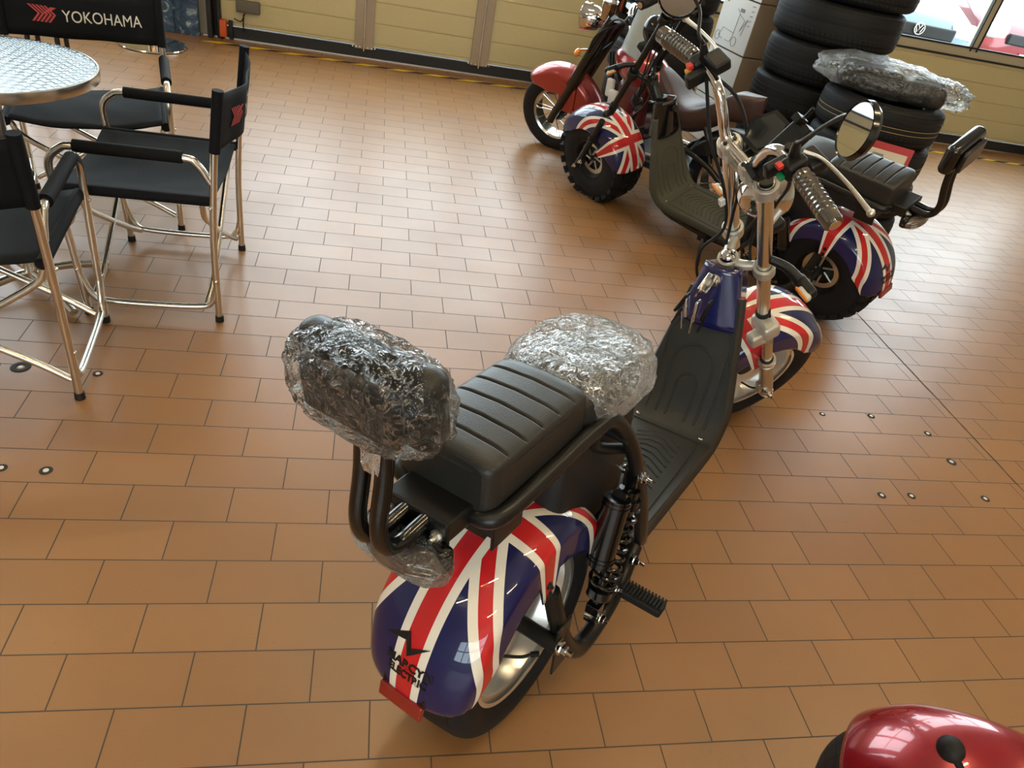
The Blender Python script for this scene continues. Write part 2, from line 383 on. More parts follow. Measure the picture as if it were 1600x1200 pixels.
# ================================================================== THE ROOM
fl = MB(); fl.add([(-6, -6, 0), (9, -6, 0), (9, 6.2, 0), (-6, 6.2, 0)], [(0, 1, 2, 3)]); struct(fl.build('floor', TILE, smooth=False))
fl = MB(); fl.add([(-6, -6, 4.2), (9, -6, 4.2), (9, 5.6, 4.2), (-6, 5.6, 4.2)], [(3, 2, 1, 0)]); struct(fl.build('ceiling', CEIL, smooth=False))
w = MB(); w.box((-6.05, -.2, 2.1), (.1, 11.8, 4.2)); struct(w.build('wall_left', PLAS, smooth=False))
w = MB(); w.box((9.05, -.2, 2.1), (.1, 11.8, 4.2)); struct(w.build('wall_right', PLAS, smooth=False))
# near wall (behind the camera) with a window opening
w = MB()
w.box((-4.8, -6.05, 2.1), (2.4, .1, 4.2)); w.box((5.3, -6.05, 2.1), (7.4, .1, 4.2)); w.box((-1.0, -6.05, .4), (5.2, .1, .8)); w.box((-1.0, -6.05, 3.6), (5.2, .1, 1.2))
struct(w.build('wall_near', PLAS, smooth=False))
w1 = empty('window_1', (-1, -6.05, 0), kind='structure')
w = MB()
for k in range(5): w.box((-2.6+1.3*k, 0, 1.9), (.08, .12, 2.2))
for z in (.84, 1.9, 2.96): w.box((0, 0, z), (5.2, .12, .08))
w.build('window_frame', FRM, w1, smooth=False)
w = MB(); w.add([(-2.6, 0, .8), (2.6, 0, .8), (2.6, 0, 3), (-2.6, 0, 3)], [(0, 1, 2, 3)]); w.build('glass', GLASS, w1, smooth=False)
# far wall pieces around the two doors
def fw(x0, x1, z0, z1, name, y=0.06):
    w = MB(); xm = (x0+x1)/2; w.box((xm, WY(xm)+y, (z0+z1)/2), (x1-x0, .1, z1-z0)); return struct(w.build(name, PLAS, smooth=False))
w = MB(); w.box((-5.35, WY(-5.3)+.06, 2.1), (1.3, .1, 4.2)); w.box((-.89, WY(-.9)+.06, 2.1), (.38, .1, 4.2)); w.box((-2.9, WY(-3)+.06, 3.7), (3.7, .1, 1.0)); w.box((8.2, WY(8.2)+.06, 2.1), (1.6, .1, 4.2)); w.box((3.4, WY(3.4)+.06, 3.7), (8.2, .1, 1.0))
struct(w.build('wall_far', PLAS, smooth=False))

def door(name, x0, x1, muls, winmul, sealx):
    d = empty(name, (0, 0, 0), kind='structure'); R = Matrix.Rotation(math.atan(.01173), 3, 'Z')
    Z = [.085, .105, .26, .415, .57, .73]
    edges = [x0]+[x for mm in muls for x in (mm-.068, mm+.068)]+[x1]
    for i in range(0, len(edges), 2):
        a, b_ = edges[i], edges[i+1]; w = MB(); prev = .09
        for z in (.112, .262, .412, .562, .712, .745):
            xm = (a+b_)/2; w.box((xm, WY(xm)-.012, (prev+z)/2), (b_-a, .04, z-prev-.006), R); prev = z
        xm = (a+b_)/2; w.box((xm, WY(xm)-.010, .42), (b_-a, .03, .66), R)
        w.build('panel', CRM, d, smooth=False, bevel=.003)
    for mm in muls:
        w = MB()
        for s in (-1, 1): w.box((mm+s*.038, WY(mm)-.022, 1.64), (.066, .06, 3.14), R)
        w.build('mullion_strip', STRP, d, smooth=False, bevel=.003)
        w = MB(); w.box((mm, WY(mm)-.01, 1.6), (.14, .02, 3.16), R); w.build('mullion_core', STRP, d, smooth=False)
        w = MB(); w.cyl((mm, WY(mm)-.055, .055), (mm, WY(mm)-.055, 3.0), .0075, n=10); w.build('bolt_rod', ALU, d)
        w = MB()
        for s in (-.085, -.06, -.03, .03, .06, .085): w.disc((mm+s, WY(mm)-.055, .085), (0, 1, 0), .006, .02, 8)
        w.build('screw_row', ALU, d)
    xm = (x0+x1)/2
    w = MB(); w.box((xm, WY(xm)-.016, .043), (x1-x0, .05, .083), R); w.build('bottom_seal', SEAL, d, smooth=False)
    w = MB()
    for z, h in ((.785, .07), (3.15, .1), (1.95, .05)): w.box((xm, WY(xm)-.012, z), (x1-x0, .05, h), R)
    for x in winmul: w.box((x, WY(x)-.012, 1.95), (.075, .05, 2.4), R)
    w.build('window_frame', FRM, d, smooth=False, bevel=.004)
    w = MB()
    for z, h in ((.828, .014), (.745, .016), (3.09, .014)): w.box((xm, WY(xm)-.03, z), (x1-x0, .03, h), R)
    for x in winmul:
        for s in (-.034, .034): w.box((x+s, WY(x)-.03, 1.95), (.012, .03, 2.3), R)
    w.build('window_gasket', SEAL, d, smooth=False)
    w = MB(); w.add([(x0, WY(x0), .82), (x1, WY(x1), .82), (x1, WY(x1), 3.1), (x0, WY(x0), 3.1)], [(0, 1, 2, 3)]); w.build('glass', GLASS, d, smooth=False)
    return d
door('door_1', -.62, 2.28, (.434, 1.348), (.434, 1.348, 2.2), 0)
door('door_3', -4.66, -1.10, (-3.8, -2.9, -2.0), (-3.8, -2.9, -2.0), 0)
door('door_2', 2.46, 7.4, (), (2.5, 4.1, 5.70, 7.3), 0)
w = MB(); w.box((2.37, WY(2.37), 1.6), (.17, .14, 3.2)); struct(w.build('trim_1', STRP, smooth=False))
# black guide track at the left end of the door
w = MB(); w.box((-.69, WY(-.7)-.05, 1.6), (.035, .12, 3.2)); w.box((-.625, WY(-.7)-.045, 1.6), (.02, .09, 3.2)); w.box((-.66, WY(-.7)+.0, 1.6), (.09, .03, 3.2)); struct(w.build('trim_2', SEAL, smooth=False, bevel=.004))
# hazard tape along the threshold: yellow and dark diagonal segments
w = MB(); x = -.74; k = 0
while x < 7.6:
    L = .135; y = 5.155-.015*x; dy = .024
    w.cur = k % 2; w.add([(x, y-dy, .0015), (x+L, y-dy, .0015), (x+L+.10, y+dy, .0015), (x+.10, y+dy, .0015)], [(0, 1, 2, 3)]); x += L; k += 1
struct(w.build('trim_3', [YTAPE, BTAPE], smooth=False))
w = MB(); w.box((3.3, WY(3.3)-.045, .004), (8.1, .012, .008), Matrix.Rotation(math.atan(.01173), 3, 'Z')); struct(w.build('trim_4', ALUM, smooth=False))
# expansion crack / joint running across the tiles on the right
w = MB(); P = [(2.87, 5.2), (2.89, 3.0), (2.872, 1.85), (2.866, 1.53), (2.858, 1.08), (2.846, .66), (2.84, .1), (2.83, -1)]
V = []
for i in range(len(P)-1):
    for k in range(10):
        t = k/10; xx = P[i][0]*(1-t)+P[i+1][0]*t+random.uniform(-.0015, .0015); yy = P[i][1]*(1-t)+P[i+1][1]*t; V.append((xx, yy, random.uniform(.0012, .003)))
w.grid([[(a-c, b, .0009), (a+c, b, .0009)] for a, b, c in V]); struct(w.build('trim_5', mat('dark_joint', (.04, .03, .022), .8), smooth=False))

# ceiling lights: linear battens
for (x, y) in ((-2.6, -2.2), (-.2, -1.2), (2.6, .1), (2.4, -2.6), (.6, -4.2), (4.6, 1.4), (1.2, 2.2), (-2.6, 2.6), (6.2, -1.8)):
    f = empty('ceiling_light', (x, y, 4.14), (0, 0, .2), 'long white fluorescent batten fixed to the ceiling', 'ceiling light', 'fluorescent battens on the ceiling')
    w = MB(); w.box((0, 0, .02), (1.25, .10, .06)); w.build('housing', WHT, f, smooth=False, bevel=.005)
    w = MB(); w.cyl((-.6, 0, -.03), (.6, 0, -.03), .019, n=12); w.build('tube', TUBEL, f)

# ================================================================== OUTSIDE
w = MB(); w.box((6, 20, -.06), (60, 29, .1)); struct(w.build('ground', CONC, smooth=False))
def car(x, y, rz, paint, label, badge=True):
    e = empty('car', (x, y, 0), (0, 0, rz), label, 'car')      # front faces local -y
    prof = [(-2.05, .25), (-2.12, .55), (-2.0, .78), (-1.2, .96), (-.5, 1.38), (.2, 1.5), (1.2, 1.44), (1.9, 1.02), (2.05, .6), (2.0, .25)]
    rows = []
    for xx, k, zt in ((-.88, .90, .9), (-.9, .97, .95), (-.7, 1, 1), (0, 1.01, 1.02), (.7, 1, 1), (.9, .97, .95), (.88, .90, .9)):
        rows.append([(xx*(1 if zz < 1 else .84), yy*k, .25+(zz-.25)*zt) for yy, zz in prof])
    w = MB(); w.grid(rows); o = len(w.v)
    w.add(rows[0], [tuple(range(10))]); w.add(rows[-1], [tuple(range(10))[::-1]]); w.build('body', paint, e, sub=1)
    w = MB(); w.grid([[(sx*.66, -1.22, .99), (sx*.6, -.52, 1.40)] for sx in (-1, 0, 1)]); w.build('windscreen', SCRN, e, solid=.02)
    w = MB(); w.box((0, -2.09, .60), (1.05, .08, .15)); w.build('grille', PLA, e, smooth=False, bevel=.02)
    for s in (-1, 1):
        w = MB(); w.rbox((s*.68, -2.0, .66), (.32, .14, .2), .05); w.build('headlight', LENS, e)
        for yy in (-1.3, 1.3):
            w = MB(); w.lathe([(-.1, .18), (-.1, .3), (-.06, .33), (.06, .33), (.1, .3), (.1, .18)], (s*.8, yy, .33), (1, 0, 0), 32, True); w.build('wheel', RUB, e)
    w = MB(); w.box((0, -2.13, .38), (.5, .02, .11)); w.build('number_plate', WHT, e, smooth=False)
    if badge:
        w = MB(); w.lathe([(-.01, .062), (.01, .062), (.01, .072), (-.01, .072)], (0, -2.15, .62), (0, 1, 0), 28, True)
        for P in ([(-.028, .045), (0, .004), (.028, .045)], [(-.052, .022), (-.026, -.045), (0, .0), (.026, -.045), (.052, .022)]):
            w.tube([(a, -2.15, .62+b_) for a, b_ in P], .007, 6, 0)
        lab(w.build('badge', ALU, e), 'round silver badge')
    return e
car(7.65, 10.72, -.12, mat('pale_blue_car_paint', (.035, .085, .125), .3, .3, coat=1), 'pale blue car seen front on through the left window pane')
car(9.4, 16.1, .05, mat('slate_car_paint', (.02, .026, .036), .3, .3, coat=1), 'dark slate car parked between the pale blue car and the red car', badge=False)
car(10.6, 11.75, -.16, mat('bright_red_car_paint', (.22, .004, .008), .3, .1, coat=1), 'bright red car seen through the right window pane', badge=False)

# ================================================================== SCOOTERS
def wheel(parent, name, c, M=None, R=.242, rr=.158, hw=.098, style='road', knob=False):
    """one wheel: tyre, rim, hub; axle along local y"""
    def mb(): return MB(M)
    cx, cy, cz = c; x, s = hw, (R-rr)
    prof = [(-x*.86, rr-.006), (-x*.98, rr+s*.2), (-x, rr+s*.45), (-x*.93, rr+s*.74), (-x*.74, rr+s*.92), (-x*.4, R-.002), (0, R), (x*.4, R-.002), (x*.74, rr+s*.92), (x*.93, rr+s*.74), (x, rr+s*.45), (x*.98, rr+s*.2), (x*.86, rr-.006)]
    prof = [(p.x, p.y) for p in spline([(a, b, 0) for a, b in prof], 3)]
    w = mb(); w.lathe(prof, c, n=72, uv=True)
    if knob:
        n = 22
        for k in range(n):
            for row, (lat, off, sz) in enumerate(((-.082, 0, .05), (-.028, .5, .048), (.028, 0, .048), (.082, .5, .05))):
                a = 2*PI*(k+off)/n; Rr = R-(.006 if abs(lat) < .05 else .018)
                Rm = Matrix.Rotation(-a, 3, 'Y')
                tilt = Matrix.Rotation(-lat*6.0 if abs(lat) > .05 else 0, 3, 'X')
                w.box(Vector(c)+Rm @ Vector((0, lat, Rr)), (.040, sz*.86, .022), Rm @ tilt)
    tp = w.build(name, T_ROAD, parent)
    w = mb()
    if style == 'dish':
        rp = [(-hw*.86, rr-.012), (-hw*.88, rr), (-hw*.84, rr+.004), (-hw*.80, rr-.006), (-hw*.74, rr-.02), (-hw*.40, rr-.030), (-hw*.30, rr-.040), (-hw*.22, .085), (-hw*.28, .06)]
        w.lathe(rp, c, n=56); w.lathe([(-h, r) for h, r in rp], c, n=56)
        w.lathe([(-hw*.28, .06), (-hw*.34, .052), (-hw*.34, 0.001)], c, n=40); w.lathe([(hw*.28, .06), (hw*.34, .052), (hw*.34, 0.001)], c, n=40)
        w.build('rim', mat('bright_rim_alloy', (.88, .87, .83), .30, .92), tp)
        w = mb(); w.cyl((cx, cy-hw*.34, cz), (cx, cy-hw*.5, cz), .032); w.cyl((cx, cy+hw*.34, cz), (cx, cy+hw*.5, cz), .032); w.build('hub_flange', PLA, tp)
        w = mb(); a = math.radians(262); p0 = (cx+.108*math.cos(a), cy-hw*.42, cz+.108*math.sin(a)); p1 = (cx+.082*math.cos(a+.25), cy-hw*.95, cz+.085*math.sin(a+.25))
        w.tube([p0, ((p0[0]+p1[0])/2, cy-hw*.8, (p0[2]+p1[2])/2+.004), p1], .0035, 8); w.cyl(p1, (p1[0]+.012, p1[1]-.012, p1[2]), .006, n=10); w.build('valve_stem', RUB, tp)
    elif style == 'black':
        rp = [(-hw*.84, rr), (-hw*.84, rr-.012), (-hw*.5, rr-.03), (-hw*.42, .09), (-hw*.5, .05), (-hw*.5, .001)]
        w.lathe(rp, c, n=48); w.lathe([(-h, r) for h, r in rp], c, n=48); w.build('rim', PLA, tp)
        for s in (-1, 1):
            w = mb(); w.lathe([(s*hw*.56, .066), (s*hw*.56, .088), (s*hw*.60, .088), (s*hw*.60, .066)], c, n=40, closed=True)
            for k in range(6): a = PI/3*k; w.tube([(cx+.02*math.cos(a), cy+s*hw*.58, cz+.02*math.sin(a)), (cx+.07*math.cos(a+.5), cy+s*hw*.58, cz+.07*math.sin(a+.5))], .006, 6, 0)
            w.build('brake_disc', ALUM, tp)
    elif style == 'spoke':
        rp = [(-hw*.7, rr+.004), (-hw*.74, rr-.004), (-hw*.6, rr-.016), (hw*.6, rr-.016), (hw*.74, rr-.004), (hw*.7, rr+.004)]
        w.lathe(rp, c, n=56); w.build('rim', ALU, tp, solid=.003)
        w = mb()
        for k in range(20):
            a = 2*PI*k/20; s = 1 if k % 2 else -1
            w.cyl((cx+.035*math.cos(a+.5*s), cy+s*.03, cz+.035*math.sin(a+.5*s)), (cx+(rr-.016)*math.cos(a), cy+s*.02, cz+(rr-.016)*math.sin(a)), .003, n=6)
        w.build('spokes', ALU, tp)['kind'] = 'stuff'
        w = mb(); w.lathe([(-.055, .001), (-.055, .03), (-.03, .045), (.03, .045), (.055, .03), (.055, .001)], c, n=32); w.build('hub', PLA, tp)
    return tp

def fender(parent, name, material, c, M=None, R=.272, Wd=.118, a0=12, a1=182, cross=84, skirt=.062, tab=.06, drop=.042, thick=.003):
    """arched mudguard around the axle; UV holds metres along and across the arch"""
    cx, cy, cz = c; N = 96; K = 24; rows = []; arc = []
    for j in range(-K, K+1):
        t = j/K; at = abs(t)
        if at <= .62: f = PI/2*at/.62; l = Wd*math.sin(f); d = drop*(1-math.cos(f)); 
        else: l = Wd+.004*(at-.62)/.38; d = drop+skirt*(at-.62)/.38
        arc.append((math.copysign(l, t), d, t))
    vl = [0]
    for j in range(1, len(arc)): vl.append(vl[-1]+math.hypot(arc[j][0]-arc[j-1][0], arc[j][1]-arc[j-1][1]))
    mid = vl[K]; vl = [v-mid for v in vl]; TH = []
    for i in range(N+1):
        th = math.radians(a0+(a1-a0)*i/N); TH.append(th); e0 = i/N; row = []
        end = min(1, e0*7, (1-e0)*7); kk = .55+.45*math.sqrt(max(0, end))
        tb = tab if abs(math.degrees(th)-cross) < 8.5 else (tab*.5 if abs(math.degrees(th)-cross) < 10 else 0)
        for (l, d, t) in arc:
            dd = d if abs(t) < .62 else drop+(d-drop)*(.25+.75*end)+tb*(abs(t)-.62)/.38
            r = R-dd; row.append((cx+r*math.cos(th), cy+l*(.86+.14*math.sqrt(end)), cz+r*math.sin(th)))
        rows.append(row)
    w = MB(M); cr = math.radians(cross)
    w.grid(rows, uv=lambda i, j: ((-(TH[i]-cr)*R)/2+.5, vl[j]/2+.5))
    o = w.build(name, material, parent, solid=thick, ang=60); o.modifiers['Solid'].offset = 0; return o

def bolt(w, c, ax, r=.009, h=.012):
    c = Vector(c); a = Vector(ax).normalized(); w.cyl(c, c+a*h*.4, r*1.35, n=16); w.cyl(c+a*h*.4, c+a*h, r, n=6); w.cyl(c+a*h, c+a*h*1.7, r*.5, n=10)

FK = dict(S=(1.048, 0, .699), d=-.617, rho=.66)
def fork_matrix(d, S=(1.048, 0, .699), rho=.66):
    a = Vector((-math.sin(rho), 0, math.cos(rho))); f = Vector((math.cos(rho), 0, math.sin(rho))); l = Vector((0, 1, 0))
    f2 = f*math.cos(d)+l*math.sin(d); l2 = -f*math.sin(d)+l*math.cos(d)
    return Matrix(((f2.x, l2.x, a.x, S[0]), (f2.y, l2.y, a.y, S[1]), (f2.z, l2.z, a.z, S[2]), (0, 0, 0, 1)))

def seat_mesh(x0, x1, hw, z0, z1, ribs, curl=0, nx=150, ny=20, taper=0):
    """upholstered cushion with cross channels; closed mesh"""
    rows = []
    ring = 72
    for i in range(nx+1):
        u = i/nx; x = x0+(x1-x0)*u; ex = min(1, min(u, 1-u)/.10); rr = math.sqrt(max(0, 1-(1-ex)**2)); hwx = (hw-taper*u)*(.80+.20*rr)
        rb = 0
        for g in ribs: rb = max(rb, math.exp(-((u-g)/.008)**2))
        H = (z1-z0)/2; zc = (z0+z1)/2; row = []
        for k in range(ring):
            a = 2*PI*k/ring; ca, sa = math.cos(a), math.sin(a); n = .20
            y = hwx*math.copysign(abs(ca)**n, ca); z = H*math.copysign(abs(sa)**n, sa)*(.78+.22*rr if sa > 0 else 1)
            if sa > 0: z += .008*(1-(y/hwx)**2)-.0065*rb*(1 if abs(y) < hwx*.84 else max(0, 1-(abs(y)/hwx-.84)/.12)); z += curl*(u**3)
            row.append((x, y, zc+z))
        rows.append(row)
    w = MB(); w.grid(rows, cv=True); n = ring
    w.f.append(tuple(range(n))[::-1]); w.mi.append(0); w.f.append(tuple(nx*n+k for k in range(n))); w.mi.append(0); return w

def film(c, sc, seed, amp=.12, R=None, flat=None, n=72, m=40, freq=9):
    """crumpled closed film bag"""
    rows = []; c = Vector(c)
    for i in range(m+1):
        t = PI*i/m; row = []
        for k in range(n):
            p = Vector((math.sin(t)*math.cos(2*PI*k/n), math.sin(t)*math.sin(2*PI*k/n), math.cos(t)))
            q = Vector([math.copysign(abs(v)**.72, v) for v in p])
            a = noise.noise(p*freq*.35+Vector((seed, 0, 0)))+.5*noise.noise(p*freq+Vector((0, seed, 0)))+.55*abs(noise.noise(p*freq*2.9+Vector((0, 0, seed))))
            q = Vector((q.x*sc[0], q.y*sc[1], q.z*sc[2]))*(1+amp*a)
            row.append(c+(R @ q if R is not None else q))
        rows.append(row)
    return rows

def scooter(loc, yaw, lean, steer, opt, label):
    road = opt == 'road'; red = opt == 'red'
    FM = CHR if road else BLKG; LEG = ALUM if road else BLK; CL = SILV if road else BLK; paint = REDP if red else UNION
    e = empty('electric_scooter', loc, (-lean, 0, yaw), label, 'scooter')
    # --- wheels and mudguards
    RW = .035
    if road or red: wheel(e, 'rear_wheel', (RW, 0, .245), rr=.172, style='dish')
    else: wheel(e, 'rear_wheel', (RW, 0, .245), R=.245, rr=.115, style='black', knob=True)
    rf = fender(e, 'rear_fender', paint, (RW, 0, .245), R=.272, a0=14, a1=176, cross=95, skirt=.046)
    for s in (-1, 1):
        w = MB(); bolt(w, (RW-.015, s*.1215, .405), (0, s, 0), .006, .006); bolt(w, (RW-.013, s*.1225, .378), (0, s, 0), .006, .006); w.build('fender_bolt', BLK, rf)
    # reflector low on the back
    a = math.radians(190); Rm = Matrix.Rotation(.22, 3, 'Y'); rc = Vector((-.268, 0, .268))
    rc = Vector((-.233, 0, .262))
    w = MB(); w.box(rc+Vector((.014, 0, .012)), (.03, .098, .024), Rm); w.build('reflector_bracket', BLK, rf, smooth=False, bevel=.003)
    w = MB(); w.box(rc+Vector((-.006, 0, -.006)), (.012, .096, .030), Rm); w.build('reflector', REDL, rf, smooth=False, bevel=.003)
    # decal on the back of the rear mudguard
    if not red:
        def deco(v):      # v.x across, v.y up the arch, metres
            l = v.x; th = math.radians(168)-v.y/.272; f = math.asin(max(-1, min(1, l/.118))); r = .272-.042*(1-math.cos(f))+.0024+v.z
            return Vector((RW+r*math.cos(th), -l, .245+r*math.sin(th)))
        b = MB()
        zz = [(-.062, .072), (-.030, .075), (-.012, .097), (-.004, .076), (.030, .092), (-.008, .058), (-.018, .078)]
        P = [(-.064, .064), (-.014, .092), (-.002, .066), (.034, .082), (-.006, .048), (-.016, .074)]
        b.add([deco(Vector((x_, y_, .001))) for x_, y_ in P], [(0, 1, 5), (1, 2, 4, 5), (2, 3, 4)])
        for s_, y_ in (('MARCYN', .026), ('ELECTRIC', .006)):
            tb = text_mb(s_, .021, .0004, bold=.0008, sx=1.15 if len(s_) < 7 else .92); xs = [v[0] for v in tb.v]; wd = max(xs)
            b.add([deco(Vector((v[0]-wd/2+.003, v[1]+y_, v[2]))) for v in tb.v], tb.f)
        lab(b.build('decal', TXT, rf, smooth=False), 'black zigzag emblem over black lettering')
    # --- main frame
    w = MB()
    for s in (-1, 1):
        w.tube([(-.135, s*.045, .655), (-.145, s*.075, .66), (-.12, s*.098, .665), (0, s*.102, .672), (.14, s*.104, .678), (.20, s*.112, .672), (.255, s*.13, .60), (.30, s*.142, .50), (.36, s*.146, .37), (.41, s*.142, .255), (.44, s*.136, .21)], .0155)
        w.tube([(.41, s*.136, .215), (.33, s*.145, .155), (.26, s*.147, .122), (.18, s*.147, .110), (.13, s*.147, .135), (.085, s*.142, .20), (.058, s*.133, .28), (.04, s*.118, .37)], lambda t: .0175+.003*math.sin(PI*t))
        w.tube([(.40, s*.12, .20), (.55, s*.10, .16), (.75, s*.10, .16), (.92, s*.09, .19), (1.02, s*.05, .36), (1.045, s*.02, .55)], .016)
        w.tube([(.16, s*.10, .668), (.20, s*.085, .60), (.30, s*.12, .555)], .012)
    w.tube([(-.137, -.05, .655), (-.137, .05, .655)], .0155)
    w.tube([(.235, -.135, .62), (.235, .135, .62)], .012); w.cyl((1.038, 0, .56), (1.06, 0, .69), .028)
    if opt == 'mid': w.cyl((1.03, 0, .60), (1.115, 0, .73), .03); w.cyl((1.10, 0, .70), (1.13, 0, .75), .03)
    w.build('frame', BLK, e)
    for s in (-1, 1):      # axle plates
        w = MB(); w.box((RW+.02, s*.150, .225), (.05, .006, .13)); w.cyl((RW, s*.05, .245), (RW, s*.155, .245), .017); w.build('axle_plate', BLK, e, bevel=.002)
        w = MB(); bolt(w, (RW, s*.154, .245), (0, s, 0), .011, .018); w.build('axle_nut', CHR, e)
        w = MB(); w.box((.275, s*.150, .20), (.05, .02, .05)); w.rbox((.30, s*.215, .185), (.040, .10, .022), .006); 
        for k in range(12): w.box((.30, s*(.172+.0082*k), .199), (.034, .0042, .010))
        w.build('foot_peg', RUB, e, bevel=.001)
        w = MB(); bolt(w, (.345, s*.155, .235), (0, s, 0), .009, .02); bolt(w, (.275, s*.158, .20), (0, s, .2), .007, .01); w.build('frame_bolt', CHR, e)
        # shock absorber with spring and reservoir
        A = Vector((.212, s*.143, .165)); B_ = Vector((.298, s*.136, .50)); dd = (B_-A).normalized()
        w = MB(); w.cyl(A+dd*.03, B_-dd*.03, .011); w.cyl(A+dd*.2, B_-dd*.035, .021); w.cyl(A+dd*.05, A+dd*.07, .027); w.cyl(B_-dd*.075, B_-dd*.055, .027); w.box(A+dd*.008, (.03, .03, .05)); w.box(B_-dd*.0, (.035, .03, .05))
        sh = w.build('shock_absorber', BLKG, e, bevel=.001)
        w = MB(); w.helix(A+dd*.07, B_-dd*.075, .028, 8.5, .0045); w.build('coil_spring', BLKG, sh)
        w = MB(); C0 = A+dd*.14+Vector((-.052, 0, .03)); C1 = C0+dd*.155; w.cyl(C0, C1, .027); 
        for k in (.06, .12, .88, .94): w.cyl(C0+(C1-C0)*k, C0+(C1-C0)*(k+.025), .029)
        w.cyl(C1, B_-dd*.05, .016, .012); w.build('gas_reservoir', BLKG, sh)
        w = MB(); bolt(w, B_+Vector((0, s*.015, 0)), (0, s, 0), .009, .014); w.cyl(B_+Vector((0, -.02, 0)), B_+Vector((0, .02, 0)), .007); bolt(w, B_+Vector((-.0, -s*.02, .0)), (0, -s, 0), .007, .012); w.build('shock_bolt', CHR, sh)
        w = MB(); w.cyl(A+Vector((0, -.014, .0)), A+Vector((0, .014, .0)), .016); bolt(w, A+Vector((0, s*.014, 0)), (0, s, 0), .009, .014); w.build('shock_bolt', CHR, sh)
    # battery case and chain guard under the seat
    w = MB(); w.rbox((.235, 0, .50), (.30, .17, .26), .02); w.rbox((.37, 0, .31), (.12, .20, .18), .02); w.box((.0, 0, .615), (.22, .15, .05)); w.build('battery_case', mat('matt_black_case', (.006, .006, .006), .6), e, bevel=.004)
    w = MB(); w.box((-.07, -.075, .60), (.085, .006, .07)); w.box((-.07, .075, .60), (.085, .006, .07)); w.box((-.07, 0, .585), (.05, .10, .05)); w.build('fender_stay', BLK, e, smooth=False, bevel=.003)
    # --- footboard
    hwid = .142
    path = [(.395, .205), (.41, .222), (.44, .228), (.60, .228), (.78, .228), (.87, .232), (.905, .246), (.935, .285), (.958, .36), (.978, .45), (1.0, .55), (1.012, .615)]
    sp_ = spline([(a, 0, b) for a, b in path], 6); rows = []; NN = len(sp_)
    for i, p in enumerate(sp_):
        hw = hwid if p.z < .30 else hwid-(p.z-.30)*.20
        hw = max(hw, .055); d = sp_[min(i+1, NN-1)]-sp_[max(0, i-1)]; d.normalize(); nrm = Vector((-d.z, 0, d.x)); row = []
        for k in range(25):
            t = -1+k/12; lip = .004*max(0, (abs(t)-.80)/.2) if abs(t) < .93 else .004-(abs(t)-.93)/.07*.030
            row.append(p+Vector((0, t*hw*(1 if abs(t) < .99 else 1.01), 0))+nrm*lip)
        rows.append(row)
    w = MB(); w.grid(rows); db = w.build('footboard', DECK if road else (DECK2 if opt == 'mid' else DECK), e, solid=.012, ang=60)
    # moulded ridges: chevrons on the flat and arches up the slope
    w = MB()
    for k in range(13):
        x0 = .52+.026*k; hw = .088-.002*k
        w.tube([(x0-.02, -hw, .2295), (x0+.016, -.25*hw, .2295), (x0+.016, .25*hw, .2295), (x0-.02, hw, .2295)], .0022, 6, 0)
    w.tube([(.47, -.112, .2295), (.86, -.10, .2305)], .0022, 6, 0); w.tube([(.47, .112, .2295), (.86, .10, .2305)], .0022, 6, 0)
    w.tube([(.865, -.138, .234), (.865, .138, .234)], .0018, 6, 0)
    def slope(h, y):
        for i in range(NN-1):
            if sp_[i].z <= h <= sp_[i+1].z and sp_[i].x > .87:
                t = (h-sp_[i].z)/(sp_[i+1].z-sp_[i].z+1e-9); return Vector((sp_[i].x*(1-t)+sp_[i+1].x*t-.0005, y, h))
        return Vector((.87, y, h))
    for (hw, ht, hb) in ((.092, .555, .25), (.060, .46, .25), (.030, .375, .25)):
        P = [slope(hb+(ht-hw-hb)*k/8, -hw) for k in range(9)]+[slope(ht-hw+hw*math.sin(PI*k/10), -hw*math.cos(PI*k/10)) for k in range(1, 10)]+[slope(hb+(ht-hw-hb)*(8-k)/8, hw) for k in range(9)]
        w.tube(P, .0032, 6, 0)
    w.build('footboard_ridges', DECK if opt != 'mid' else DECK2, db)
    w = MB(); [w.sph((.885, s*.098, .236), .007, 12, 6, (1, 1, .5)) for s in (-1, 1)]; w.build('footboard_screw', CHR, db)
    # painted neck cover with ignition lock
    rows = []
    for i in range(11):
        t = i/10; z = .525+.170*t; hwn = .082-.036*t; xb = .992+.018*t; row = []
        for k in range(15): a = PI*(k/14)-PI/2; row.append((xb-.022*(1-abs(math.sin(a))**2.2), math.sin(a)*hwn, z))
        rows.append([(xb+.09, -hwn, z-.02)]+row+[(xb+.09, hwn, z-.02)])
    w = MB(); w.grid(rows); w.build('neck_cover', BLUEP if road else BLKG, e, solid=.004, ang=60)
    w = MB(); ax = Vector((-.8, 0, .55)).normalized(); kc = Vector((.978, 0, .655)); w.cyl(kc, kc+ax*.014, .017, n=24); w.build('ignition_lock', CHR if road else BLK, e)
    # --- seats
    w = seat_mesh(-.150, .135, .092, .672, .758, (.17, .335, .50, .665, .83)); sp = w.build('passenger_seat', LEA, e, ang=80)
    w = MB()
    for zz, kk in ((.742, 1.0),):
        P = []
        for k in range(48):
            a = 2*PI*k/48; ca, sa = math.cos(a), math.sin(a); P.append((-.0075+.1425*math.copysign(abs(ca)**.35, ca), .0925*math.copysign(abs(sa)**.35, sa), zz))
        w.tube(P+[P[0]], .0016, 6, 0)
    w.build('seat_piping', LEA, sp)
    rows = []; NU = 28
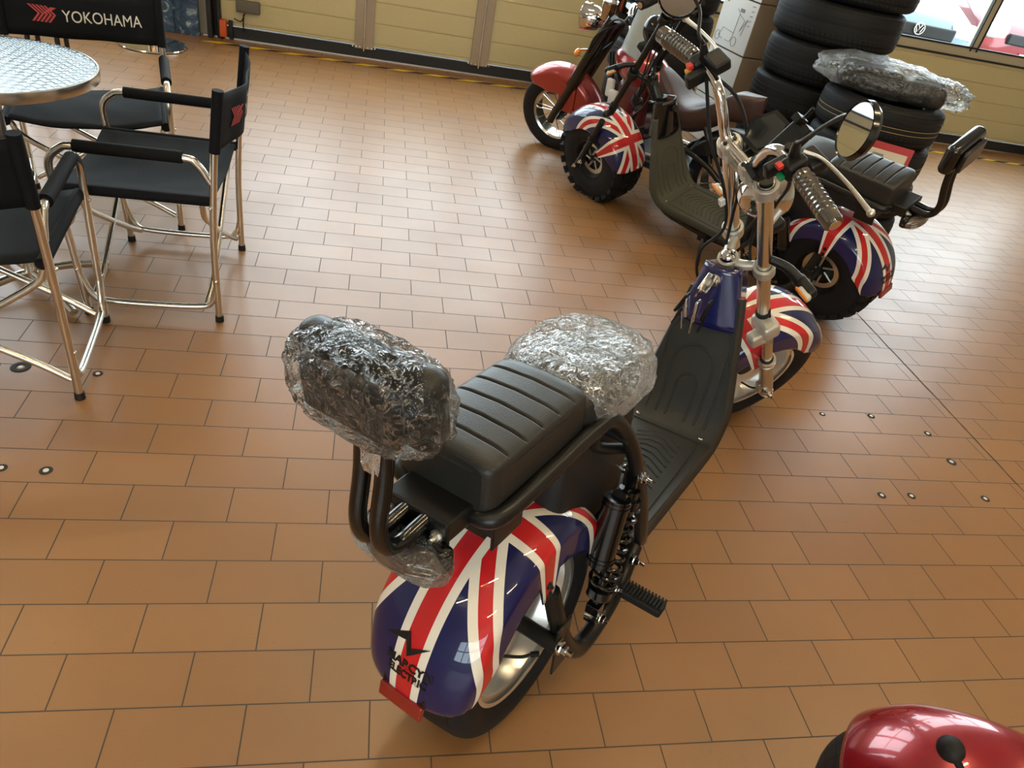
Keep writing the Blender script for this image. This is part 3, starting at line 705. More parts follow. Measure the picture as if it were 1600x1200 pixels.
    for i in range(NU+1):
        u = i/NU; x = .125+.270*u; row = []
        hw = .108*math.sqrt(max(.02, 1-abs(2*u-.86)**3.2*.55)) if u < .5 else .108*math.sqrt(max(.02, 1-((u-.43)/.57)**2.4*.97))
        top = .742+.018*math.sin(PI*min(1, u*1.1))-.012*u; 
        for k in range(32):
            a = 2*PI*k/32; ca, sa = math.cos(a), math.sin(a)
            row.append((x, hw*math.copysign(abs(ca)**.5, ca), .705+(top-.705)*math.copysign(abs(sa)**.6, sa) if sa > 0 else .705-.045*abs(sa)**.6))
        rows.append(row)
    w = MB(); w.grid(rows, cv=True); w.f.append(tuple(range(32))[::-1]); w.mi.append(0); w.f.append(tuple(NU*32+k for k in range(32))); w.mi.append(0)
    rs = w.build('rider_seat', LEA, e, sub=1)
    if road:
        w = MB(); rr_ = film((.262, 0, .708), (.146, .126, .072), 3.1, .05, freq=11); w.grid(rr_, cv=True); lab(w.build('plastic_wrap', wrap_mat('silvery_film', .75, 40), rs, ang=180), 'crumpled silvery clear film')
    # --- backrest on a bent double tube
    w = MB()
    for l in (-.019, .019):
        w.tube([(-.125, l, .668), (-.20, l, .668), (-.262, l, .664), (-.292, l, .682), (-.302, l, .725), (-.290, l, .80), (-.284, l, .90)], .0128)
    w.build('backrest_post', BLKG, e)
    w = MB(); w.box((-.172, 0, .664), (.075, .125, .036)); w.box((-.205, 0, .650), (.008, .125, .065)); w.build('backrest_clamp', BLK, e, smooth=False, bevel=.004)
    for s in (-1, 1): w = MB(); bolt(w, (-.210, s*.045, .655), (-1, 0, 0), .008, .01); w.build('clamp_bolt', ALUM, e)
    Rb = Matrix.Rotation(-.06, 3, 'Y')
    w = MB(); w.rbox((0, 0, 0), (.112, .222, .052), .024, seg=5)
    B2 = Matrix.Translation((-.287, 0, .935)) @ Matrix.Rotation(math.radians(86), 4, 'Y'); w.M = B2
    br = w.build('backrest', LEA if road else BLKG, e, ang=60)
    w = MB(B2); w.rbox((0.006, 0, -.036), (.080, .16, .018), .008); w.build('backrest_plate', mat('glossy_dark_pad', (.010, .009, .008), .3, coat=.4), br)
    if road:
        w = MB(); w.grid(film((-.296, -.003, .934), (.056, .118, .064), 7.7, .08, freq=10), cv=True)
        lab(w.build('plastic_wrap', WRAP, br, ang=180), 'crumpled clear stretch film')
        w = MB(); P = [[Vector((-.298-.012*j/5+.006*noise.noise(Vector((i*.7, j*.9, 4))), -.028+.05*i/5*(1-j/9), .868-.05*j/5)) for i in range(6)] for j in range(6)]; w.grid(P); w.build('film_tail', WRAP, br)
    # --- tail light
    TLM = Matrix.Translation((.012, 0, .024))
    w = MB(); rows = []
    for i in range(15):
        t = -1+i/7; y = .080*t; r = (1-abs(t)**5)**.5 if abs(t) < 1 else 0.05; xo = -.262+.030*t*t
        rows.append([(xo+.026*r*math.cos(2*PI*k/16), y, .600+.024*r*math.sin(2*PI*k/16)) for k in range(16)])
    w.M = TLM; w.grid(rows, cv=True); tl = w.build('tail_light', SMOK, e)
    w = MB(TLM); w.rbox((-.232, 0, .604), (.03, .158, .045), .012); w.box((-.205, 0, .615), (.05, .07, .03)); w.build('tail_light_housing', BLKG, tl)
    w = MB(TLM)
    for z in (.586, .594, .602, .610): w.tube([(-.286+.030*(y/.086)**2+.004*abs(z-.598)/.012, y, z) for y in (-.07, -.035, 0, .035, .07)], .0011, 6)
    w.build('lens_rib', LENS, tl)
    if road:
        w = MB(TLM); w.grid(film((-.25, 0, .60), (.036, .090, .028), 5.5, .05, freq=8, n=48, m=28), cv=True); lab(w.build('plastic_wrap', wrap_mat('thin_film', .86, 40), tl, ang=180), 'thin clear film')
    # --- kickstand on the left
    w = MB(); w.tube([(.62, .10, .17), (.60, .16, .12), (.555, .235, -lean*.235+.012)], .010); w.box((.62, .11, .165), (.05, .05, .05)); w.box((.552, .243, -lean*.24+.012), (.04, .02, .02)); w.build('kickstand', BLK, e)

    # --- front end, built in the steering frame
    M = fork_matrix(steer) if opt != 'mid' else fork_matrix(steer, (1.127, 0, .755), .50)
    wc = (.02, 0, -.607)
    if road or red: wheel(e, 'front_wheel', wc, M, style='dish')
    else: wheel(e, 'front_wheel', wc, M, R=.245, rr=.115, style='black', knob=True)
    rho = math.degrees(.66)
    fender(e, 'front_fender', paint, wc, M, R=.272, Wd=.110, a0=(-4 if not red else -12), a1=146, cross=(90 if road else 112), skirt=.055)
    for s in (-1, 1):
        y1, y2 = s*.078, s*.128
        w = MB(M); w.cyl((.06, y1, -.235), (.06, y1, .345), .0185 if opt != 'mid' else .015, n=24); w.cyl((.06, y1, -.03), (.06, y1, -.002), .0225); w.cyl((.045, y2, -.30), (.045, y2, -.52), .0165, n=20)
        fl_ = w.build('fork_tube', ALU if road else BLK, e)
        w = MB(M); w.cyl((.045, y2, -.43), (.045, y2, -.665), .0225 if opt != 'mid' else .017, n=24); w.cyl((.045, y2, -.425), (.045, y2, -.445), .0255 if opt != 'mid' else .02); w.box((.035, s*.122, -.62), (.04, .02, .06)); w.build('fork_slider', LEG, fl_, bevel=.002)
        w = MB(M); w.cyl((.045, y2, -.418), (.045, y2, -.430), .020); w.cyl((.06, y1, -.006), (.06, y1, .010), .0215); w.cyl((.06, y1, -.245), (.06, y1, -.215), .0215); w.build('dust_seal', RUB, fl_)
        w = MB(M); w.rbox((.055, s*.10, -.262), (.058, .082, .062) if opt != 'mid' else (.036, .07, .035), .016); opt != 'mid' and w.rbox((.018, s*.112, -.285), (.05, .04, .05), .010); w.build('offset_bracket', SILV if road else BLK, fl_)
        w = MB(M); bolt(w, (.045, s*.148, -.655), (0, s, 0), .008, .012); bolt(w, (.03, s*.138, -.607), (0, s, 0), .010, .012); bolt(w, (.04, s*.105, -.33), (0, s, 0), .006, .01); w.build('axle_bolt', CHR, fl_)
        # clamps
        for (z, nm) in ((0, 'lower_triple_clamp'), (.324, 'upper_triple_clamp')):
            w = MB(M); w.lathe([(-.016, .0195), (-.016, .029), (.016, .029), (.016, .0195)], (.06, y1, z), (0, 0, 1), 28, True)
            w.tube([(0, 0, z-.006), (.02, s*.03, z-.006), (.052, y1*.72, z-.004)], lambda t: .017-.004*t, 10) if z < .1 else w.box((.055, s*.035, z-.004), (.034, .075, .024))
            w.build(nm, CL, e, bevel=.002)
        w = MB(M); w.disc((.06, y1, .352), (0, 0, 1), .0155, .004); w.build('fork_cap', BLK if road else BLK, fl_)
        # handlebar riser clamp
        w = MB(M); w.rbox((.040, s*.038, .372), (.040, .028, .030), .008); w.box((.040, s*.038, .348), (.03, .024, .03)); w.build('handlebar_clamp', SILV if road else BLK, e)
        w = MB(M); [w.disc((.040+o, s*.038, .389), (0, 0, 1), .005, .004, 10) for o in (-.012, .012)]; w.build('clamp_screw', BLK, e)
    w = MB(M); w.cyl((0, 0, -.028), (0, 0, .012), .030, .028, 28); w.build('stem_base', CL, e)
    w = MB(M); w.sph((0, 0, .014), .023, 20, 10, (1, 1, .9)); w.build('stem_cap', CHR if road else BLKG, e)
    w = MB(M); w.box((.055, 0, .322), (.034, .12, .020)); w.build('clamp_bridge', CL, e, bevel=.003)
    # handlebar
    w = MB(M)
    w.tube([(.040, -.038, .376), (.040, .038, .376)], .0125, 16, 0)
    for s in (-1, 1): w.tube([(.040, s*.03, .376), (.040, s*.052, .380), (.042, s*.066, .398), (.048, s*.082, .440), (.054, s*.108, .478), (.058, s*.15, .494), (.050, s*.24, .492), (.040, s*.34, .488)], .0122, 16)
    hb = w.build('handlebar', CHR if road else CHR, e)
    for s in (-1, 1):
        w = MB(M); A = Vector((.055, s*.205, .494)); B_ = Vector((.040, s*.335, .488)); D = B_-A
        w.tube([A+D*k/24 for k in range(25)], lambda t: (.0190+(.0022 if int(t*24+.5) % 2 else 0)) if .12 < t < .82 else .021-.004*abs(t-.5), 20, 0)
        w.build('grip', mat('ribbed_chrome_rubber', (.22, .205, .18), .16, .85) if road else RUB, hb)
        w = MB(M); w.rbox((.054, s*.183, .496), (.048, .036, .044), .010); w.rbox((.030, s*.158, .490), (.05, .02, .034), .006)
        w.build('switch_block', PLA, hb)
        w = MB(M); w.box((.026, s*.176, .512), (.012, .015, .010)); w.build('red_switch', REDB, hb, bevel=.001)
        w = MB(M); w.box((.026, s*.182, .486), (.012, .015, .012)); w.build('green_switch', GRN, hb, bevel=.001)
        if s > 0: w = MB(M); w.box((.022, s*.178, .499), (.012, .012, .009)); w.build('yellow_switch', YELB, hb, bevel=.001)
        # brake reservoir and lever
        w = MB(M); w.rbox((.072, .138, .522) if s > 0 else (.098, -.178, .478), (.040, .055, .026), .006); w.cyl((.066, s*.145, .498), (.070, s*.145, .51), .012); w.build('brake_reservoir', PLA, hb)
        w = MB(M); w.tube([(.085, s*.165, .500), (.105, s*.20, .495), (.112, s*.27, .487), (.108, s*.345, .482)], lambda t: .0052-.0015*math.sin(PI*t), 10); w.sph((.108, s*.348, .482), .008)
        w.build('brake_lever', ALUM if road else ALUM, hb)
        # mirror
        mc = Vector((.075, s*.29, .60)) if s > 0 else Vector((.045, -.345, .735))
        if not road: mc = Vector((.03, s*.30, .66))
        w = MB(M); w.tube([(.060, s*.172, .51), (.062, s*.175, .55), (.060, s*.19, .568), mc+Vector((.016, -s*.05, -.02)), mc+Vector((.018, 0, 0))], .0038, 10, 5); w.cyl((.060, s*.172, .505), (.062, s*.175, .552), .014, .007)
        ms = w.build('mirror_stem', BLK, hb)
        ax = (M.to_3x3().inverted() @ Vector(((-.90, -.25, .22) if s > 0 else (-.62, .74, .18)))).normalized(); 
        mr = (.84 if s > 0 else .78) if road else .85
        w = MB(M); w.lathe([(a_, b_*mr) for a_, b_ in [(-.001, .001), (-.001, .054), (.003, .058), (-.006, .060), (-.014, .054), (-.020, .030), (-.022, .001)]], mc, ax, 40); w.build('mirror_housing', BLKG, ms)
        w = MB(M); w.disc(mc+ax*.0005, ax, .053*mr, .003, 40); w.build('mirror_glass', MIRR, ms)
    # instruments and phone holder
    w = MB(M); Rm = Matrix.Rotation(-.35, 3, 'Y')
    hexa = [(.050*math.cos(PI/6+PI/3*k)*1.0, .050*math.sin(PI/6+PI/3*k)*1.0) for k in range(6)]
    cc = Vector((.118, .012, .378)); top = [cc+Rm @ Vector((a, b, .012)) for a, b in hexa]; bot = [cc+Rm @ Vector((a*.7, b*.7, -.03)) for a, b in hexa]; mid = [cc+Rm @ Vector((a*1.06, b*1.06, .0)) for a, b in hexa]
    w.grid([bot, mid, top], cv=True); w.f.append((12, 13, 14, 15, 16, 17)); w.mi.append(0); w.box(cc+Vector((-.035, 0, -.03)), (.05, .02, .012))
    sp2 = w.build('speedometer', PLA, e, smooth=False, bevel=.003)
    w = MB(M); w.add([p+Rm @ Vector((0, 0, .0015)) for p in [cc+Rm @ Vector((a*.86, b*.86, .0125)) for a, b in hexa]], [(0, 1, 2, 3, 4, 5)]); w.build('display', SCRN, sp2, smooth=False)
    Rp = Matrix.Rotation(-.62, 3, 'Y') @ Matrix.Rotation(-.12, 3, 'Z')
    pc = Vector((.088, -.078, .425))
    w = MB(M); w.rbox(pc, (.132, .056, .018), .006, Rp); w.box(pc+Rp @ Vector((.068, .018, .008)), (.016, .018, .03), Rp); w.box(pc+Rp @ Vector((.068, -.018, .008)), (.016, .018, .03), Rp); w.box(pc+Rp @ Vector((-.066, 0, .004)), (.012, .04, .028), Rp)
    w.cyl(pc, Vector((.05, -.085, .45)), .009); w.tube([pc+Vector((.07, .02, .03)), pc+Vector((.085, .012, .055))], .004, 8, 0)
    w.build('phone_holder', PLA, e, bevel=.002)
    # headlight
    hc = Vector((.112, 0, .19)); ax = Vector((.86, 0, -.5)).normalized()
    w = MB(M); w.lathe([(-.078, .001), (-.072, .022), (-.055, .044), (-.025, .058), (.01, .062), (.03, .060), (.034, .056)], hc, ax, 40); hl = w.build('headlight', CHR if road else BLKG, e)
    w = MB(M); w.lathe([(.034, .056), (.044, .035), (.047, .001)], hc, ax, 40); w.build('headlight_lens', LENS, hl)
    for s in (-1, 1): w = MB(M); w.tube([hc+Vector((0, s*.062, 0)), (.075, s*.070, .165), (.06, s*.078, .15)], .008, 8); w.build('headlight_bracket', BLK if not road else SILV, hl)
    w = MB(M); w.rbox((.115, 0, .095), (.05, .10, .035), .012); w.build('horn', PLA, e)
    # indicators
    for s in (-1, 1):
        w = MB(M); w.tube([(.07, s*.09, .05), (.095, s*.125, .035), (.105, s*.165, .02)], lambda t: .011+.004*t, 12); w.rbox((.108, s*.185, .012), (.034, .075, .03), .012); ind = w.build('indicator', PLA, e)
        w = MB(M); w.rbox((.094, s*.205, .016), (.018, .045, .022), .008); w.build('indicator_lens', LENS, ind); w = MB(M); w.rbox((.086, s*.206, .022), (.006, .050, .012), .003); w.build('amber_edge', AMB, ind)
    # cables
    for i, P in enumerate(([(.06, .16, .49), (.10, .10, .42), (.09, .05, .30), (.05, .05, .12), (.02, .045, 0), (-.02, .03, -.15)], [(.06, -.16, .49), (.12, -.10, .40), (.10, -.04, .28), (.06, -.03, .12), (.05, -.03, -.02), (.07, -.09, -.2), (.055, -.125, -.38)],
                           [(.05, .15, .49), (.02, .09, .36), (.02, .04, .24), (.01, .03, .10), (-.05, .05, .03), (-.07, .05, -.08), (-.04, .04, -.2)], [(.05, -.15, .49), (.09, -.12, .36), (.10, -.06, .22), (.07, -.02, .08), (.03, .02, -.02)])):
        w = MB(M); w.tube(P, .0042, 8); w.build('cable', RUB, e)
    w = MB(M); w.box((.01, .035, .20), (.014, .012, .022)); w.build('cable_tag', WHT, e, bevel=.001)
    return e, M

main, MM = scooter((.841, .010, 0), .813, .114, -.617, 'road', 'blue scooter in the foreground with union flag mudguards, road tyres and film-wrapped seat')
mid, _ = scooter((2.661, 1.869, .012), 2.178, .30, -.10, 'mid', 'black scooter behind the foreground one with knobbly tyres and union flag mudguards')
redc, _ = scooter((2.70, -1.36, 0), 2.45, .05, 0, 'red', 'glossy red scooter cut off by the lower right corner of the picture')

# black knob on the corner scooter
RI = (Matrix.Translation((2.70, -1.36, 0)) @ Matrix.Rotation(2.45, 4, 'Z') @ Matrix.Rotation(-.05, 4, 'X')).inverted()
w = MB(RI); w.tube([(1.50, -.47, .42), (1.45, -.42, .50), (1.427, -.405, .52)], .006, 8); w.sph((1.425, -.403, .53), .019); w.build('rubber_knob', RUB, redc)

# keys hanging from the ignition of the foreground scooter
kx = Matrix.Translation((.841, .010, 0)) @ Matrix.Rotation(.813, 4, 'Z') @ Matrix.Rotation(-.114, 4, 'X')
kt = empty('key_ring', kx @ Vector((.945, .0, .668)), (0, 0, .813), 'bunch of chrome keys with black fobs dangling from the ignition lock', 'keys'); kt.scale = (1.35, 1.35, 1.35)
w = MB(); w.box((-.02, 0, .003), (.045, .020, .004), Matrix.Rotation(-.5, 3, 'Y')); w.box((.0, 0, .0), (.03, .008, .003), Matrix.Rotation(-.5, 3, 'Y')); w.build('key_in_lock', CHR, kt, bevel=.001)
w = MB(); w.lathe([(-.001, .014), (.001, .014), (.001, .0165), (-.001, .0165)], (-.035, .004, -.012), (0, 1, .3), 28, True); w.build('split_ring', CHR, kt)
for i, (dx, dy, dz, m_) in enumerate(((-.045, .016, -.045, CHR), (-.04, -.004, -.05, CHR), (-.03, -.02, -.045, PLA), (-.05, .026, -.04, PLA))):
    w = MB(); w.rbox((dx, dy, dz), (.022, .006, .045), .003, Matrix.Rotation(.2*i-.3, 3, 'X')); w.box((dx, dy, dz-.030), (.008, .0025, .040), Matrix.Rotation(.2*i-.3, 3, 'X')); w.build('key_fob' if i > 1 else 'key', m_, kt, bevel=.001)

# ================================================================== RED CRUISER SCOOTER (behind)
def cruiser(loc, yaw, lean, steer):
    e = empty('cruiser_scooter', loc, (-lean, 0, yaw), 'copper red cruiser scooter by the door with brown saddle, wire wheel and chrome headlight', 'scooter')
    wheel(e, 'rear_wheel', (0, 0, .245), R=.245, rr=.165, hw=.07, style='spoke')
    fender(e, 'rear_fender', BLK, (0, 0, .245), R=.29, Wd=.095, a0=25, a1=190, skirt=.07)
    M = fork_matrix(steer, (.98, 0, .70), .48); wc = (.03, 0, -.535)
    wheel(e, 'front_wheel', wc, M, R=.248, rr=.165, hw=.066, style='spoke')
    fender(e, 'front_fender', REDM, wc, M, R=.296, Wd=.088, a0=20, a1=190, skirt=.10, cross=90, drop=.045)
    for s in (-1, 1):
        w = MB(M); w.box((.02, s*.098, -.37), (.11, .006, .17), Matrix.Rotation(.4, 3, 'Y')); w.build('fender_side_panel', REDM, e, bevel=.003)
        w = MB(M); w.cyl((.03, s*.105, -.56), (.03, s*.105, .18), .024); w.cyl((.03, s*.105, -.28), (.03, s*.105, .20), .036); w.build('fork_leg', BLKG, e)
        w = MB(M); w.cyl((.07, s*.07, .15), (.10, s*.07, .235), .036, .042); w.lathe([(.27, .034), (.283, .043), (.29, .034), (.288, .001)], (0, 0, 0), (0, 0, 1), 4) if 0 else None
        g = w.build('gauge', mat('bronze_tinted_chrome', (.42, .34, .24), .15, 1), e)
        w = MB(M); w.lathe([(-.004, .036), (.004, .044), (.008, .036)], (.1015, s*.07, .237), (.37, 0, .93), 28); w.disc((.102, s*.07, .239), (.37, 0, .93), .036, .004); w.build('gauge_face', CHR, g)
        w = MB(M); w.tube([(.05, s*.10, -.03), (.09, s*.135, -.05), (.09, s*.16, -.05)], .006, 8); w.sph((.09, s*.18, -.05), .024, 14, 8, (.7, 1, 1)); w.build('indicator', AMB, e)
        w = MB(M); w.tube([(-.01, s*.03, .235), (-.02, s*.06, .28), (-.03, s*.15, .345), (-.06, s*.26, .355), (-.14, s*.34, .32), (-.22, s*.37, .30)], .0125, 14); w.build('handlebar', CHR, e)
        w = MB(M); w.cyl((-.14, s*.34, .32), (-.25, s*.38, .29), .018); w.build('grip', RUB, e)
        w = MB(M); w.rbox((-.09, s*.30, .35), (.05, .05, .04), .01); w.tube([(-.07, s*.31, .35), (-.10, s*.34, .36), (-.2, s*.41, .33)], .006, 8); w.build('brake_lever', BLK, e)
        w = MB(M); w.tube([(-.09, s*.29, .36), (-.08, s*.31, .45), (-.06, s*.36, .50)], .006, 8); w.disc((-.06, s*.37, .53), (-1, 0, .1), .05, .015); w.build('mirror', BLKG, e)
    w = MB(M); w.box((.03, 0, .15), (.06, .22, .03)); w.box((.03, 0, -.02), (.06, .22, .03)); w.build('triple_clamp', BLK, e, bevel=.004)
    hc = Vector((.175, 0, .055)); ax = Vector((.89, 0, -.46)).normalized()
    w = MB(M); w.lathe([(-.10, .001), (-.09, .03), (-.05, .06), (0, .074), (.03, .076), (.035, .07)], hc, ax, 36); hl = w.build('headlight', CHR, e)
    w = MB(M); w.lathe([(.035, .07), (.05, .04), (.054, .001)], hc, ax, 36); w.build('headlight_lens', LENS, hl)
    w = MB()
    for s in (-1, 1):
        w.tube([(.0, s*.075, .26), (.12, s*.09, .33), (.3, s*.10, .36), (.42, s*.10, .22), (.60, s*.10, .19), (.78, s*.09, .25), (.86, s*.05, .50), (.93, s*.01, .68)], .016)
        w.tube([(.1, s*.08, .34), (.2, s*.08, .52), (.45, s*.05, .58), (.80, s*.02, .66)], .014)
    w.build('frame', BLK, e)
    # teardrop tank
    rows = []
    for i in range(15):
        u = i/14; r = math.sin(PI*min(1, u*.92+.06))**.6; x = .52+.38*u
        rows.append([(x, .125*r*math.cos(2*PI*k/24), .62+.06*u+.11*r*math.sin(2*PI*k/24)) for k in range(24)])
    w = MB(); w.grid(rows, cv=True); w.build('tank', REDM, e)
    w = MB(); w.rbox((.70, 0, .47), (.20, .20, .26), .05); w.build('side_cover', mat('dark_red_plastic', (.10, .008, .012), .3, coat=.6), e)
    w = MB(); w.rbox((.80, .10, .42), (.06, .03, .20), .012); w.rbox((.84, .09, .52), (.05, .03, .10), .012); w.build('chrome_cover', WHT, e)
    w = MB(); w.rbox((.40, 0, .24), (.44, .34, .07), .02); w.box((.30, .19, .26), (.30, .08, .03)); fb = w.build('footboard', mat('dark_slate_board', (.035, .037, .04), .35), e, bevel=.004)
    w = MB()
    for s in (-1, 1): w.cyl((.22, s*.185, .285), (.62, s*.185, .285), .016)
    w.build('side_rail', ALU, e)
    # saddle
    rows = []; NU = 26
    for i in range(NU+1):
        u = i/NU; x = .56-.62*u; hw = .055+.085*math.sin(PI*min(1, u*1.15))**1.2*(1 if u < .87 else 1); hw = hw*math.sqrt(max(.06, 1-max(0, (u-.8)/.2)**3))
        zt = .665-.11*math.sin(PI*min(1, u*1.3))**1.3+.03*max(0, u-.55)*2.2; row = []
        for k in range(28):
            a = 2*PI*k/28; ca, sa = math.cos(a), math.sin(a); row.append((x, hw*math.copysign(abs(ca)**.6, ca), zt+(.035*abs(sa)**.7 if sa > 0 else -.115*abs(sa)**.7)))
        rows.append(row)
    w = MB(); w.grid(rows, cv=True); w.f.append(tuple(range(28))[::-1]); w.mi.append(0); w.f.append(tuple(NU*28+k for k in range(28))); w.mi.append(0); w.build('saddle', LEAB, e, sub=1)
    for P in ([(.10, .24, .36)], ):
        pass
    w = MB(M); w.tube([(-.05, .10, .24), (.05, .16, .10), (.04, .11, -.10)], .006, 8); w.tube([(-.12, .30, .33), (.0, .20, .25), (.06, .05, .05)], .006, 8); w.tube([(-.12, -.30, .33), (.0, -.20, .25), (.06, -.05, .05)], .006, 8); w.build('cable', RUB, e)
    return e, M
cr, CM = cruiser((2.475, 2.775, 0), 2.22, .09, .30)

# plastic sleeve standing against the cruiser
def stand(name, label, cat, loc, rot=(0, 0, 0), group=None): return empty(name, loc, rot, label, cat, group)
SLV = mat('clear_sleeve_plastic', (.62, .72, .78), .15, coat=1); SLV.node_tree.nodes['Principled BSDF'].inputs['Alpha'].default_value = .38
t = stand('document_sleeve', 'long clear plastic sleeve with papers on the red cruiser handlebar', 'sleeve', (1.80, 2.93, .80), (-.25, .42, .30))
w = MB(); w.rbox((0, 0, .16), (.115, .006, .36), .002); w.build('paper', mat('pale_paper', (.55, .56, .52), .6), t)
w = MB(); w.rbox((0, -.006, .165), (.15, .004, .40), .002); w.rbox((0, .007, .165), (.15, .004, .40), .002); w.build('sleeve_cover', SLV, t)

# ================================================================== DIRECTOR CHAIRS
def director_chair():
    """faces local +y; seat .44 high"""
    e = empty('director_chair'); HW = .27
    f = .205; bk = -.205
    for s in (-1, 1):
        x = s*HW
        w = MB(); w.tube([(x, bk-.04, .775), (x, bk-.02, .60), (x, bk, .30), (x, bk, .018)], .0115, 12, 4); w.build('rear_leg', TUBE, e)
        w = MB(); w.tube([(x, bk-.005, .50), (x, bk+.03, .555), (x, bk+.08, .572), (x, f-.06, .572), (x, f-.005, .560), (x, f+.03, .515), (x, f+.025, .42), (x, f+.01, .20), (x, f, .018)], .0115, 12, 5); w.build('front_leg', TUBE, e)
        w = MB(); w.tube([(x, f+.008, .16), (x, f-.02, .075), (x, f-.08, .052), (x, bk+.08, .052), (x, bk+.02, .075), (x, bk, .14)], .0105, 12, 5); w.build('bottom_rail', TUBE, e)
        w = MB(); w.cyl((x, bk+.07, .573), (x, f-.045, .573), .0185); w.build('arm_pad', FAB, e)
        for y in (bk, f):
            w = MB(); w.cyl((x, y, 0), (x, y, .022), .0145, .0135, 14); w.build('foot_cap', RUB, e)
        w = MB()
        for y in (bk+.03, f-.03):
            w.tube([(x*.93, y, .428), (x*.90, y, .400), (x*.70, y, .335), (-x*.55, y, .12), (-x*.94, y+(.012 if s > 0 else -.012), .055)], .0100, 10, 5)
        w.tube([(x*.93, bk+.03, .430), (x*.93, f-.03, .430)], .0105, 10, 0); w.build('cross_brace', TUBE, e)
        w = MB()
        for y, z in ((bk, .42), (f+.02, .42), (bk, .16), (f+.008, .17)): w = MB(); w.sph((x+s*.012, y, z), .0055, 8, 5); w.build('rivet', ALU, e)
    rows = []
    for j in range(9):
        y = bk+.0+(f-bk+.035)*j/8
        rows.append([(HW*.95*(-1+i/9), y, .442-.030*(1-(-1+i/9)**2)-(.008*math.sin(j*1.4+i*.7) if 2 < i < 16 else 0)*.35) for i in range(19)])
    w = MB(); w.grid(rows); st = w.build('seat_sling', FABG, e, solid=.006, ang=60)
    for s in (-1, 1): w = MB(); w.cyl((s*HW*.935, bk+.0, .4325), (s*HW*.935, f+.035, .4325), .0165); w.build('side_hem', FAB, st)
    w = MB(); [w.tube([(s*HW*.80, bk+.003, .4345), (s*HW*.80, f+.03, .4345)], .0012, 6, 0) for s in (-1, 1)]; w.build('stitching', STIT, st)
    def backp(x, z, off=0):      # x in -1..1, z 0..1 on the sling
        top = .772-.022*(1-x*x); bot = .602-.010*(1-x*x); zz = bot+(top-bot)*z
        yb = bk-.02-.02*(zz-.6)/.17-.045*(1-x*x)*(1-.15*math.sin(x*7)); return Vector((x*HW, yb+off, zz))
    w = MB(); w.grid([[backp(-1+i/12, j/6) for i in range(25)] for j in range(7)]); bs = w.build('back_sling', FAB, e, solid=.005, ang=60)
    for s in (-1, 1): w = MB(); w.cyl((s*HW, bk-.02-.002, .598), (s*HW, bk-.043, .782), .0165); w.build('back_sleeve', FAB, bs)
    # print on both faces
    for side in (1, -1):
        # text runs left to right for someone looking at that face
        def mp(v):
            a = (v.x-.215)/HW; xx = -a if side > 0 else a
            zz = .5+(v.y)/.17; return backp(xx, zz, side*(.0032+max(0, v.z)) if side > 0 else -(.0085+max(0, v.z)))
        tb = text_mb('YOKOHAMA', .062, 0, bold=0, sx=1.02); xs = max(v[0] for v in tb.v); b = MB(); b.add([mp(Vector((v[0]/xs*.275+.145, v[1]-.020, v[2]))) for v in tb.v], tb.f); b.build('lettering', LOGOW, bs, smooth=False)
        b = MB()
        for k in range(5):
            x0 = .035+.013*k; h = .030
            P = [(x0+.000, h-.006*0), (x0+.030, 0.0), (x0+.008, -h)] if k < 5 else None
            for (ax_, ay), (bx, by) in ((P[0], P[1]), (P[1], P[2])):
                b.add([mp(Vector(q)) for q in ((ax_, ay, 0), (ax_+.008, ay, 0), (bx+.008, by, 0), (bx, by, 0))], [(0, 1, 2, 3)])
        for k in range(4):
            x0 = .075+.006*k
            b.add([mp(Vector(q)) for q in ((x0+.004*k+.002, .006*(k-1)+.003, 0), (x0+.004*k+.002, .006*(k-1)-.001, 0), (.128-.004*(3-k), .026-.000*k, 0), (.122-.004*(3-k), .028, 0))], [(0, 1, 2, 3)])
        b.build('emblem', LOGOR, bs, smooth=False)
    return e
c0 = director_chair()
c0.location = (-.145, 1.675, 0); c0.rotation_euler = (0, 0, PI/2+.02); tag(c0, 'black director chair turned side on, seat and both arms in full view', 'chair', 'black director chairs around the round table')
c1 = copy_tree(c0); c1.location = (-.525, 1.12, 0); c1.rotation_euler = (0, 0, .12); tag(c1, 'black director chair nearest the camera with its back turned, cut by the left edge', 'chair')
c2 = copy_tree(c0); c2.location = (-.515, 2.205, 0); c2.rotation_euler = (0, 0, PI+.26); tag(c2, 'black director chair facing the camera behind the round table, brand lettering fully readable', 'chair')

# round cafe table
t = empty('round_table', (-.556, 1.545, 0), (0, 0, 0), 'round cafe table with a swirl-polished aluminium top', 'table')
w = MB(); w.lathe([(.712, .001), (.712, .280), (.705, .286), (.703, .291), (.706, .2945), (.722, .2955), (.730, .2945), (.733, .290), (.7335, .286), (.7318, .282), (.7315, .001)], (0, 0, 0), (0, 0, 1), 96); w.build('tabletop', SWIRL, t)
w = MB(); w.lathe([(.703, .290), (.704, .2955), (.722, .297), (.733, .2955), (.7345, .290)], (0, 0, 0), (0, 0, 1), 96); lab(w.build('table_rim', ALU, t), 'polished rim')
w = MB(); w.cyl((0, 0, .03), (0, 0, .71), .024); w.build('pedestal', ALU, t)
for k in range(4):
    a = PI/4+PI/2*k; w = MB(); w.tube([(0, 0, .06), (.10*math.cos(a), .10*math.sin(a), .05), (.25*math.cos(a), .25*math.sin(a), .018)], .014); w.build('leg', ALU, t)

